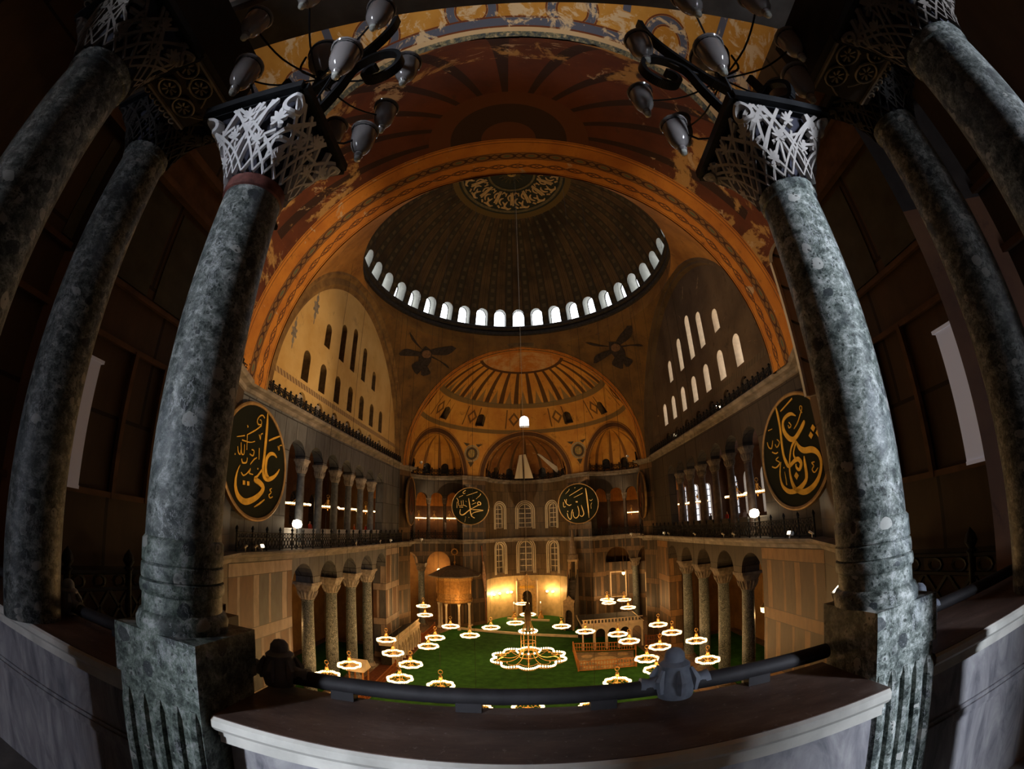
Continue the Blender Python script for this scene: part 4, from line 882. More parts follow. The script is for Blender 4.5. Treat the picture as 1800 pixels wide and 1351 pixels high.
# calligraphy strokes: (across, up, width) in disc radii
ST_A = (((0.279,0.994,0.014),(0.287,0.741,0.041),(0.273,0.459,0.045),(0.243,0.144,0.041),(0.21,-0.112,0.041),(0.267,-0.247,0.052),(0.41,-0.273,0.052),(0.583,-0.215,0.041),(0.724,-0.122,0.031),(0.813,-0.024,0.01)),((0.7,0.186,0.01),(0.594,0.234,0.031),(0.452,0.214,0.041),(0.343,0.125,0.045),(0.31,0.01,0.045),(0.307,-0.098,0.041),(0.339,-0.201,0.052),(0.427,-0.262,0.041)),((0.2,-0.114,0.024),(0.031,-0.264,0.024),(-0.044,-0.33,0.052),(0.116,-0.371,0.059),(0.232,-0.445,0.059),(0.154,-0.558,0.052),(-0.063,-0.68,0.059),(-0.328,-0.752,0.062),(-0.528,-0.688,0.059),(-0.621,-0.555,0.045),(-0.629,-0.397,0.031),(-0.579,-0.246,0.017),(-0.516,-0.148,0.007)),((-0.421,-0.432,0.041),(-0.346,-0.43,0.041)),((-0.293,-0.433,0.041),(-0.217,-0.427,0.041)),((0.193,0.848,0.01),(0.102,0.88,0.014),(-0.008,0.822,0.014),(-0.062,0.726,0.014),(-0.006,0.677,0.014),(0.09,0.711,0.01),(0.065,0.777,0.01),(0.016,0.765,0.009)),((0.094,0.684,0.017),(-0.059,0.575,0.014),(-0.237,0.471,0.014),(-0.353,0.41,0.009)),((0.378,0.454,0.014),(0.568,0.541,0.021),(0.823,0.646,0.014)),((0.728,0.421,0.014),(0.779,0.354,0.014),(0.784,0.432,0.007),(0.878,0.466,0.014)),((-0.06,-0.823,0.009),(0.11,-0.752,0.021),(0.286,-0.66,0.014)),((0.537,-0.431,0.009),(0.468,-0.466,0.014),(0.521,-0.506,0.01),(0.436,-0.568,0.014),(0.488,-0.614,0.014),(0.575,-0.583,0.01)),((-0.662,0.306,0.007),(-0.424,0.377,0.012)),((-0.353,0.41,0.014),(-0.338,0.141,0.009)),((-0.616,0.152,0.01),(-0.592,0.059,0.014),(-0.532,0.029,0.01),(-0.52,0.106,0.009)),((-0.525,0.237,0.01),(-0.492,0.061,0.014),(-0.419,0.058,0.01),(-0.421,0.225,0.009)),((-0.69,0.008,0.014),(-0.668,0.009,0.014)),((-0.19,0.178,0.01),(-0.111,0.167,0.014),(-0.134,0.076,0.014),(-0.243,0.091,0.01)),((-0.483,-0.036,0.014),(-0.449,-0.096,0.016),(-0.334,-0.077,0.014),(-0.311,0.011,0.01)),((-0.007,0.064,0.01),(-0.098,0.014,0.014),(-0.213,-0.091,0.01)),((0.058,0.252,0.016),(0.066,0.041,0.009)),((0.032,0.497,0.014),(0.084,0.419,0.014),(0.087,0.51,0.009),(0.151,0.542,0.014)),((-0.479,-0.264,0.012),(-0.405,-0.311,0.014),(-0.292,-0.254,0.012),(-0.193,-0.164,0.014),(-0.233,-0.245,0.014),(-0.11,-0.254,0.009)),((0.023,-0.131,0.017),(0.055,-0.128,0.017)),((-0.368,0.578,0.01),(-0.345,0.541,0.021)),((-0.501,0.284,0.014),(-0.248,0.295,0.01),(-0.097,0.344,0.007)))
ST_O = (((0.424,0.992,0.01),(0.382,0.785,0.033),(0.346,0.507,0.033),(0.345,0.225,0.033),(0.326,-0.002,0.033),(0.254,-0.17,0.043),(0.172,-0.256,0.039),(-0.007,-0.187,0.043),(-0.127,-0.176,0.049),(-0.202,-0.264,0.043),(-0.136,-0.365,0.033),(-0.054,-0.318,0.026),(-0.043,-0.246,0.016)),((-0.195,0.6,0.01),(-0.041,0.679,0.036),(0.139,0.662,0.039),(0.24,0.575,0.036),(0.224,0.403,0.049),(0.077,0.241,0.056),(-0.072,0.209,0.049),(-0.238,0.295,0.046),(-0.394,0.415,0.043),(-0.405,0.464,0.013)),((-0.083,0.188,0.039),(0.044,0.072,0.026),(0.115,-0.077,0.023),(0.153,-0.232,0.02),(0.159,-0.392,0.026),(0.118,-0.557,0.039),(0.042,-0.689,0.049)),((-0.121,0.145,0.023),(-0.021,0.005,0.02),(-0.005,-0.098,0.02),(-0.082,-0.182,0.023)),((-0.108,0.156,0.016),(-0.189,0.025,0.046),(-0.321,-0.056,0.059),(-0.54,-0.082,0.063),(-0.687,-0.166,0.049),(-0.756,-0.3,0.036),(-0.733,-0.457,0.036),(-0.635,-0.604,0.046),(-0.477,-0.714,0.056),(-0.252,-0.772,0.059),(-0.056,-0.734,0.049),(0.083,-0.649,0.023)),((-0.305,-0.153,0.013),(-0.312,-0.29,0.036),(-0.331,-0.462,0.043),(-0.302,-0.576,0.043),(-0.149,-0.676,0.053),(0.031,-0.725,0.053),(0.242,-0.711,0.049),(0.419,-0.593,0.036),(0.481,-0.42,0.023),(0.472,-0.273,0.016),(0.427,-0.132,0.007)),((-0.607,0.306,0.049),(-0.673,0.229,0.049)),((-0.726,0.197,0.049),(-0.79,0.116,0.049)),((-0.529,0.196,0.049),(-0.592,0.121,0.049)),((0.002,-0.423,0.053),(-0.071,-0.503,0.053)),((0.274,0.813,0.013),(-0.149,0.943,0.016)),((-0.39,0.6,0.01),(-0.335,0.687,0.01),(-0.362,0.738,0.01),(-0.406,0.693,0.01),(-0.329,0.591,0.012),(-0.211,0.461,0.013),(-0.089,0.384,0.008)),((0.045,0.541,0.013),(-0.012,0.466,0.012),(0.056,0.437,0.012),(0.076,0.497,0.01)),((-0.585,-0.303,0.01),(-0.504,-0.306,0.012),(-0.549,-0.363,0.01),(-0.501,-0.421,0.013),(-0.56,-0.479,0.012),(-0.661,-0.414,0.007)),((0.698,0.105,0.012),(0.584,0.055,0.013),(0.497,0.067,0.01)),((0.738,-0.177,0.013),(0.605,-0.216,0.015),(0.462,-0.145,0.012),(0.585,-0.068,0.012),(0.495,-0.027,0.008)),((0.841,0.328,0.008),(0.804,0.222,0.012),(0.703,0.183,0.012),(0.644,0.326,0.008)),((0.491,0.312,0.01),(0.418,0.24,0.012),(0.515,0.165,0.012),(0.573,0.234,0.008)),((0.766,0.549,0.007),(0.621,0.554,0.007)),((0.352,-0.251,0.013),(0.331,-0.267,0.013)),((0.324,-0.332,0.007),(0.291,-0.59,0.01)))
ST_M = (((-0.087,0.446,0.024),(-0.043,0.163,0.037),(0,-0.141,0.037),(0.033,-0.446,0.039),(0.12,-0.598,0.039),(0.25,-0.674,0.026)),((0.413,0.163,0.026),(0.489,0.246,0.028),(0.598,0.163,0.037),(0.565,0.065,0.037),(0.446,0.098,0.028),(0.413,0.163,0.026)),((0.511,0.076,0.033),(0.293,-0.033,0.028),(0.054,-0.163,0.033),(-0.141,-0.293,0.039),(-0.359,-0.467,0.043),(-0.511,-0.489,0.039),(-0.587,-0.38,0.028),(-0.554,-0.163,0.02)),((0.054,-0.185,0.026),(0.293,-0.207,0.033),(0.511,-0.217,0.033),(0.739,-0.239,0.015)),((0.728,-0.261,0.015),(0.402,-0.315,0.026),(0.185,-0.38,0.026),(0.054,-0.489,0.022)),((0.12,0.315,0.05),(0.228,0.315,0.05)),((0.098,0.098,0.015),(0.337,0.196,0.017)),((-0.207,0.598,0.013),(0.424,0.804,0.024)),((0.337,0.402,0.013),(0.576,0.62,0.024),(0.587,0.707,0.024)),((-0.25,0.902,0.028),(-0.402,0.793,0.02),(-0.359,0.707,0.02),(-0.272,0.75,0.017)),((-0.641,0.511,0.017),(-0.402,0.62,0.017)),((-0.772,0.467,0.024),(-0.685,0.337,0.024),(-0.685,0.163,0.015)),((-0.75,0.25,0.013),(-0.75,-0.098,0.022)),((-0.641,0.163,0.017),(-0.641,0.033,0.015),(-0.359,0.054,0.022),(-0.185,-0.033,0.02)),((-0.402,0.337,0.015),(-0.38,0.076,0.015)),((-0.62,-0.054,0.02),(-0.402,-0.054,0.026)),((-0.511,0.315,0.015),(-0.489,0.076,0.015)),((-0.272,0.293,0.011),(-0.185,0.25,0.011)),((-0.272,-0.609,0.028),(-0.25,-0.63,0.028)),((-0.087,-0.63,0.028),(-0.065,-0.652,0.028)),((-0.272,-0.685,0.009),(-0.315,-0.902,0.009)))
ST_L = (((0.406,0.792,0.021),(0.438,0.531,0.046),(0.469,0.115,0.046),(0.5,-0.302,0.042),(0.517,-0.781,0.01)),((0.135,-0.094,0.025),(0.198,-0.302,0.031),(0.254,-0.552,0.031),(0.146,-0.688,0.027),(0.042,-0.615,0.021)),((-0.052,-0.135,0.023),(0,-0.365,0.027),(-0.017,-0.615,0.027),(-0.167,-0.76,0.027),(-0.292,-0.635,0.023),(-0.302,-0.427,0.021)),((-0.323,-0.302,0.027),(-0.396,-0.51,0.019),(-0.406,-0.719,0.019),(-0.479,-0.812,0.021),(-0.573,-0.677,0.019),(-0.615,-0.469,0.015)),((-0.604,-0.385,0.037),(-0.562,-0.39,0.037)),((-0.146,0.104,0.048),(-0.042,0.09,0.048)),((-0.469,0.427,0.017),(0.24,0.823,0.023)),((-0.24,0.323,0.015),(0.24,0.531,0.021)),((-0.167,0.854,0.035),(-0.146,0.827,0.035)),((-0.667,0.531,0.01),(-0.479,0.719,0.017),(-0.469,0.792,0.017)),((-0.729,0.24,0.017),(-0.646,0.031,0.019),(-0.5,-0.073,0.031),(-0.375,-0.031,0.021)),((-0.625,0.26,0.015),(-0.646,0.031,0.015)),((-0.792,0.115,0.013),(-0.792,-0.135,0.015),(-0.688,-0.135,0.013)),((0.594,0.177,0.017),(0.667,0.115,0.017),(0.75,0.198,0.017)),((0.708,0.01,0.017),(0.656,-0.094,0.013),(0.656,-0.302,0.01)))
# ------------------------------------------------------------------ roundels
M_disc = plain('dark_green_lacquer', (.009, .01, .005), .6, var=.25, sc=.6, spec=.1); M_rim = plain('bronze_rim', (.3, .18, .07), .5, .3, .3, 2)
M_gold = plain('gilt_lettering', (.72, .4, .05), .45, .25, .2, 2); M_goldP = plain('pale_gilt_lettering', (.8, .55, .2), .45, .2, .2, 2); M_goldD = plain('dull_gilt_lettering', (.16, .05, .02), .6, .1, .3, 2)
def roundel(label, c, R, th, tau, st, mg, wscale=1.0, rimw=.06, mdisc=None):
    o = thing('calligraphy_roundel', label, 'roundel', c, 'large calligraphy roundels')
    # th: direction of the disc's reading axis, facing the viewer
    e1 = Vector((cos(th), sin(th), 0)); n = Vector((sin(th), -cos(th), 0)); e2 = Vector((0, 0, cos(tau)))+n*sin(tau); nn = e1.cross(e2)
    F = lambda u, w, d: tuple(e1*u*R+e2*w*R+nn*d)
    b = MB(); K = 64; ring = [(cos(2*pi*i/K), sin(2*pi*i/K)) for i in range(K)]; b.prism([(x*.97, y*.97) for x, y in ring], F, -.12, .0); b.build('disc', mdisc or M_disc, o, local=True)
    b = MB()
    for i in range(K):
        p, q = ring[i], ring[(i+1) % K]; k = 1-rimw
        for (r0, d0), (r1, d1) in zip(((1, -.14), (1, .06), (1-rimw*.4, .1), (k, .06), (k, -.02)), ((1, .06), (1-rimw*.4, .1), (k, .06), (k, -.02), (1, -.14))):
            b.face([F(p[0]*r0, p[1]*r0, d0), F(q[0]*r0, q[1]*r0, d0), F(q[0]*r1, q[1]*r1, d1), F(p[0]*r1, p[1]*r1, d1)])
    b.build('rim', M_rim, o, local=True)
    b = MB()
    for s in st: b.ribbon([(u*.93, w*.93, max(wd*wscale, .012)) for u, w, wd in s], lambda u, w, d: F(u, w, .004+d), .045)
    b.build('lettering', mg, o, local=True); return o
roundel('great black roundel with gold script beside the upper arcade on the left pier', (-14.43, 14.6, 18.32), 3.42, .01745, radians(-4), ST_A, M_gold, 1.65)
def mir(S): return S
roundel('great black roundel with gold script and three diamond dots on the right pier', (-14.9, -15.2, 17.95), 3.22, pi+.061, radians(-4), [[(-u, w, wd) for u, w, wd in s] for s in ST_O], M_gold, 1.65)
roundel('smaller facing roundel left of the apse with crossed pale gold script', (27.6, 7.9, 18.1), 2.78, -pi/2, 0, ST_M, M_goldP, 1.3, .045)
roundel('smaller facing roundel right of the apse with a tall straight gold stroke', (27.6, -7.8, 18.05), 2.97, -pi/2, 0, ST_L, M_goldP, 1.3, .045)
ST_X = [((-.5, -.5, .05), (-.2, .2, .1), (.1, .6, .05)), ((-.45, -.3, .06), (0, -.55, .11), (.5, -.3, .06), (.35, .1, .04)), ((.15, -.1, .05), (.3, .5, .09)), ((-.55, .2, .04), (-.3, .45, .05))]
M_disc2 = plain('dull_red_brown_lacquer', (.03, .011, .006), .5, var=.25, sc=.6)
roundel('dim edge-on roundel hanging before the far left pier', (19.6, 14.55, 18.35), 3.2, .09, 0, ST_X, M_goldD, 1, .05, M_disc2)
roundel('dim edge-on roundel hanging before the far right pier', (19.8, -15.2, 18.3), 3.15, pi-.09, 0, ST_X, M_goldD, 1, .05, M_disc2)
# dome medallion with ring of script
o = thing('dome_medallion', 'round gilt script medallion at the crown of the great dome', 'medallion', (DC.x, 0, 53.0))
rS = lambda r: sqrt(RHO**2-r*r)+ZD-.06
b = MB(); b.lathe([(5.55, rS(5.55)), (5.7, rS(5.7)-.1), (5.85, rS(5.85))], (DC.x, 0, 0), 72); b.lathe([(2.5, rS(2.5)-.02), (2.62, rS(2.6)-.08), (2.75, rS(2.75)-.02)], (DC.x, 0, 0), 48); b.build('ring_border', plain('medallion_border', (.2, .16, .07), .5), o)
b = MB(); rn = random.Random(4); FM = lambda a, r, d: (DC.x+r*cos(a), r*sin(a), rS(r)-d)
def FMr(u, w, d): return FM(u/4.0, w, d)
for i in range(56):
    a = 4.0*2*pi*i/56
    k = i % 4
    if k == 0: b.ribbon([(a, 2.95, 0.162), (a+.03, 3.8, 0.234), (a+.02, 4.9, 0.18)], FMr, .04); b.ribbon([(a+.25, 3.0, 0.162), (a+.24, 4.8, 0.18)], FMr, .04)
    elif k == 1: b.ribbon([(a-.2, 5.2, 0.09), (a+.1, 5.35, 0.234), (a+.45, 5.0, 0.216), (a+.3, 4.5, 0.108)], FMr, .04); b.ribbon([(a-.1, 3.3, 0.18), (a+.2, 3.7, 0.216), (a, 4.2, 0.144)], FMr, .04)
    elif k == 2: b.ribbon([(a-.25, 4.3, 0.09), (a, 4.7, 0.234), (a+.3, 4.4, 0.108)], FMr, .04); b.ribbon([(a-.3, 5.35, 0.108), (a+.3, 5.2, 0.216)], FMr, .04); b.ribbon([(a, 3.1, 0.144), (a+.1, 3.6, 0.18)], FMr, .04)
    else: b.ribbon([(a-.15, 3.9, 0.09), (a+.15, 4.1, 0.216), (a+.2, 4.5, 0.216), (a-.1, 4.9, 0.09)], FMr, .04); b.ribbon([(a-.3, 3.3, 0.09), (a, 3.05, 0.18), (a+.25, 3.4, 0.108)], FMr, .04); b.ribbon([(a, 5.3, 0.18), (a+.25, 5.0, 0.18)], FMr, .04)
b.build('script_ring', plain('gilt_dome_script', (.66, .45, .2), .5, .1, .2), o)
b = MB()
for i in range(36): a = 4.0*2*pi*i/36; b.ribbon([(a, .5, .04), (a, 1.1+.5*(i % 2), .025)], FMr, .03)
b.lathe([(.15, rS(0)-.05), (.3, rS(0)-.12), (.55, rS(0)-.02)], (DC.x, 0, 0), 24); b.build('sun_rays', plain('gilt_rays', (.6, .38, .1), .5), o)
# winged painted figures on the far pendentives
for sg, sd in ((1, 'left'), (-1, 'right')):
    def FP(u, w, d): a = pi/4*sg+u; r = sqrt(2-((w-ZS)/HZ)**2)-.006-d; return (AC.x+HX*r*cos(a), AC.y+HY*r*sin(a), w)
    o = thing('winged_wall_painting', 'dark winged figure painted on the far %s pendentive' % sd, 'painting', FP(0, 35, 0))
    b = MB(); S_ = [[(0, 27.5, .1), (0, 30, .16), (0, 32.2, .1)], [(0, 31, .04), (.14, 32.2, .15), (.26, 33.9, .06)], [(0, 31, .04), (-.14, 32.2, .15), (-.26, 33.9, .06)], [(0, 30.6, .05), (.16, 30, .14), (.26, 28.6, .03)], [(0, 30.6, .05), (-.16, 30, .14), (-.26, 28.6, .03)], [(0, 28.5, .1), (.05, 26.8, .12), (.03, 25.4, .03)], [(0, 28.5, .1), (-.05, 26.8, .12), (-.03, 25.4, .03)]]
    for s in S_:
        Q = spline([(u*.8, 35.4+(w-30)*.42, k*.7) for u, w, k in s], 5)
        for p, q in zip(Q, Q[1:]): b.face([FP(p[0]-p[2]/2, min(37.3, p[1]-p[2]*2), 0), FP(p[0]+p[2]/2, min(37.3, p[1]+p[2]*2), 0), FP(q[0]+q[2]/2, min(37.3, q[1]+q[2]*2), 0), FP(q[0]-q[2]/2, min(37.3, q[1]-q[2]*2), 0)])
    b.build('wings', plain('dark_painted_wings', (.03, .022, .02), .8, var=.5), o)
    b = MB(); b.face([FP(.04*cos(a), 35.7+.4*sin(a), .003) for a in lin(0, 2*pi, 14)[:-1]]); b.build('face', plain('dusky_face_paint', (.16, .09, .05), .8), o)
# ------------------------------------------------------------------ ring chandeliers
M_bulb = glow('warm_lit_glass', (1.0, .72, .36), 3.6); M_brass = plain('aged_brass', (.6, .34, .1), .45, .5, .3); M_chain = plain('dark_chain', (.02, .018, .015), .6)
M_bulbB = glow('bright_lit_glass', (1.0, .8, .5), 4.0)
def ring_chandelier(label, loc, top, power, R=.86, lobes=8, group='small ring chandeliers over the nave'):
    o = thing('ring_chandelier', label, 'chandelier', loc, group)
    rad = lambda a: R*(1+.17*abs(cos(lobes*a/2))-.08)
    b = MB(); b.tube([((rad(a)-.06)*cos(a), (rad(a)-.06)*sin(a), -.05) for a in lin(0, 2*pi, 64)[:-1]], .03, 6, closed=True)
    for k in range(lobes):
        a = 2*pi*k/lobes; b.tube(spline([(R*.95*cos(a), R*.95*sin(a), -.04), (R*.5*cos(a), R*.5*sin(a), -.12), (.08*cos(a), .08*sin(a), .02)]), .014, 5)
        b.tube(spline([(R*.8*cos(a), R*.8*sin(a), -.04), (R*.35*cos(a), R*.35*sin(a), .25), (.03*cos(a), .03*sin(a), .7)]), .012, 4)
    b.build('frame', M_brass, o, local=True)
    b = MB(); n = 40
    for k in range(n):
        a = 2*pi*k/n; r = rad(a); b.lathe([(.02, -.05), (.062, -.01), (.078, .05), (.062, .11), (0, .14)], (r*cos(a), r*sin(a), 0), 7)
    b.build('lit_glasses', M_bulb, o, local=True)
    b = MB(); b.lathe([(.0, -.38), (.05, -.33), (.02, -.27), (.06, -.2), (.02, -.12), (.035, .1), (.02, .3), (.05, .5), (.12, .62), (.13, .7), (.05, .8), (.03, .95)], (0, 0, 0), 12)
    b.tube([(0, .15*sin(a), 1.05+.15*cos(a)) for a in lin(0, 2*pi, 16)[:-1]], .025, 5, closed=True); b.build('stem', M_brass, o, local=True)
    b = MB(); b.tube([(0, 0, 1.2), (0, 0, top-loc[2])], .012, 4); b.build('chain', M_chain, o, local=True)
    return o
CH = [(-9.85, 2.64), (-9.45, -.38), (-9.85, -4.3), (-6.35, 13.84), (-5.92, 5.57), (-5.92, -6.4), (-5.15, 8.7), (-4.3, -9.6), (-3.81, -13.8), (-3.35, 13.35), (-1.6, 8.86), (-1.37, -9.64), (1.16, 11.18), (1.51, -11.55), (1.8, -15.0), (4.18, 8.75), (4.45, -9.49), (5.43, 13.2), (5.72, -13.98), (7.39, -9.0), (7.46, 8.82), (8.89, 5.57), (9.54, -6.08), (9.6, -13.73), (12.46, -3.84), (12.62, 3.77), (12.79, 8.24), (14.88, 1.2), (18.49, 12.49), (19.68, -.18), (20.38, -12.88), (24.6, 14.2), (27.52, .67), (26.2, -13.6), (24.9, -11.2), (27.6, -11.4)]
def topz(x, y):
    r = sqrt((x-DC.x)**2+y*y)
    if r < 14.9: return ZD+sqrt(RHO**2-r*r)+.03
    for S in (SE, SW):
        if (x-S.cx)*S.sgn > 0:
            q = 1-((x-S.cx)/S.ax)**2-((y-S.cy)/S.ay)**2
            return ZS+HZ*sqrt(q)+.05 if q > .01 else 22.3
    if 15.7 < x < 17.5 or -17.5 < x < -14.4: return ZS+HZ*sqrt(max(0, 1-((y-AC.y)/HY)**2))+.03
    ru = ((x-AC.x)/HX)**2+((y-AC.y)/HY)**2
    return ZS+HZ*sqrt(max(0, 2-ru))+.06 if ru > 1 else 39.5
rankL, rankR, rankC = 0, 0, 0; proto = None; nm = ['first', 'second', 'third', 'fourth', 'fifth', 'sixth', 'seventh', 'eighth', 'ninth', 'tenth', 'eleventh', 'twelfth', 'thirteenth', 'fourteenth', 'fifteenth', 'sixteenth', 'seventeenth']
for i, (x, y) in enumerate(CH):
    if y > 4.2: lb = 'lit ring chandelier, %s back from the handrail on the left of the nave' % nm[rankL]; rankL += 1
    elif y < -5: lb = 'lit ring chandelier, %s back from the handrail on the right of the nave' % nm[rankR]; rankR += 1
    else: lb = 'lit ring chandelier, %s back from the handrail along the nave centre' % nm[rankC]; rankC += 1
    if proto is None: proto = ring_chandelier(lb, (x, y, 3.8), 44, 0); r = proto
    else:
        r = copy_thing(proto, (x, y, 3.8), lb)
    for c in r.children:
        if c.name.startswith('chain'): c.scale = (1, 1, (topz(x, y)-3.8)/(44-3.8))
    point((0, 0, .45), P_RING, WARM, .3).parent = r
# the great central chandelier
GX, GY, GZ = .58, -.37, 4.0
o = thing('great_chandelier', 'huge scalloped ring chandelier lit in the middle of the nave', 'chandelier', (GX, GY, GZ))
lob = 10; rad = lambda a: 2.9*(1+.2*abs(cos(lob*a/2))-.12)
b = MB()
for zz, k in ((0, 1), (-.12, .93), (.12, .8)): b.tube([(rad(a)*k*cos(a), rad(a)*k*sin(a), zz-.05) for a in lin(0, 2*pi, 120)[:-1]], .035, 6, closed=True)
for k in range(lob):
    a = 2*pi*k/lob; b.tube(spline([(2.8*cos(a), 2.8*sin(a), 0), (1.6*cos(a), 1.6*sin(a), -.15), (.7*cos(a), .7*sin(a), .4), (.62*cos(a), .62*sin(a), 2.2)]), .025, 5)
    b.tube(spline([(.62*cos(a), .62*sin(a), 2.2), (.3*cos(a), .3*sin(a), 2.9), (.12*cos(a), .12*sin(a), 3.9)]), .02, 5)
for r_, zz in ((.7, 2.2), (.95, .55), (.75, .15), (.6, 1.4)): b.tube([(r_*cos(a), r_*sin(a), zz) for a in lin(0, 2*pi, 32)[:-1]], .03, 6, closed=True)
b.build('frame', M_brass, o, local=True)
b = MB()
for k in range(110):
    a = 2*pi*k/110; r = rad(a); b.lathe([(.012, -.04), (.055, .0), (.07, .07), (.055, .13), (0, .15)], (r*cos(a), r*sin(a), 0), 7)
b.build('lit_glasses', M_bulbB, o, local=True); b = MB()
b.lathe([(.02, 0), (.075, .05), (.08, .13), (0, .18)], (0, 0, 0), 7); P0 = b.build('lamp_glass', M_bulbB, o, local=True)
for k in range(28):
    c = P0 if k == 0 else P0.copy()
    if k: COL.objects.link(c); c.parent = o
    r_, z_, a = (.72, 2.25, 2*pi*k/16) if k < 16 else (.98, .55, 2*pi*k/12)
    c.location = (r_*cos(a), r_*sin(a), z_)
b = MB(); b.lathe([(0, -.7), (.12, -.6), (.05, -.45), (.2, -.2), (.22, .1), (.08, .4), (.07, 2.4), (.18, 2.9), (.3, 3.5), (.26, 4.0), (.12, 4.3), (.16, 4.6), (.04, 4.9)], (0, 0, 0), 20); b.build('stem', plain('dark_bronze', (.13, .08, .035), .45, .4, .3), o, local=True)
b = MB(); b.tube([(0, 0, 4.9), (0, 0, rS(0)-GZ+.02)], .022, 5); b.build('cable', plain('grey_cable', (.3, .25, .18), .6), o, local=True)
for k in range(4): point((1.9*cos(k*pi/2), 1.9*sin(k*pi/2), .5), P_RING*1.3, WARM, .35).parent = o
# ring lamps in the galleries
GC = [(-2.5, 18.5, 16.5, 'in the left upper gallery, first from the camera end'), (3.37, 18.5, 16.6, 'in the left upper gallery, second from the camera end'), (8.6, 18.5, 16.65, 'in the left upper gallery, third from the camera end'), (13.6, 18.5, 16.65, 'in the left upper gallery, fourth from the camera end'),
 (15.6, -19.3, 16.55, 'in the right upper gallery, fourth from the camera end'), (10.8, -19.3, 16.5, 'in the right upper gallery, third from the camera end'), (.91, -19.3, 16.4, 'in the right upper gallery, second from the camera end'), (-2.9, -19.3, 16.4, 'in the right upper gallery, first from the camera end')]
for (az, q) in ((14.44, 'left window arch of the far left bay'), (12.46, 'middle arch of the far left bay'), (10.48, 'inner arch of the far left bay'), (-13.09, 'far right curved bay')):
    D = 70.0; GC.append((-35.874+D*cos(radians(az)), -.77+D*sin(radians(az)), 16.35, 'behind the '+q))
gp = None
for x, y, z, q in GC:
    lb = 'lit gallery ring lamp seen edge-on '+q
    if gp is None: gp = ring_chandelier(lb, (x, y, z), 22.0, 0, 1.05, 8, 'gallery ring lamps'); r = gp
    else: r = copy_thing(gp, (x, y, z), lb)
    point((0, 0, -.3), P_GALLERY, WARM, .25).parent = r
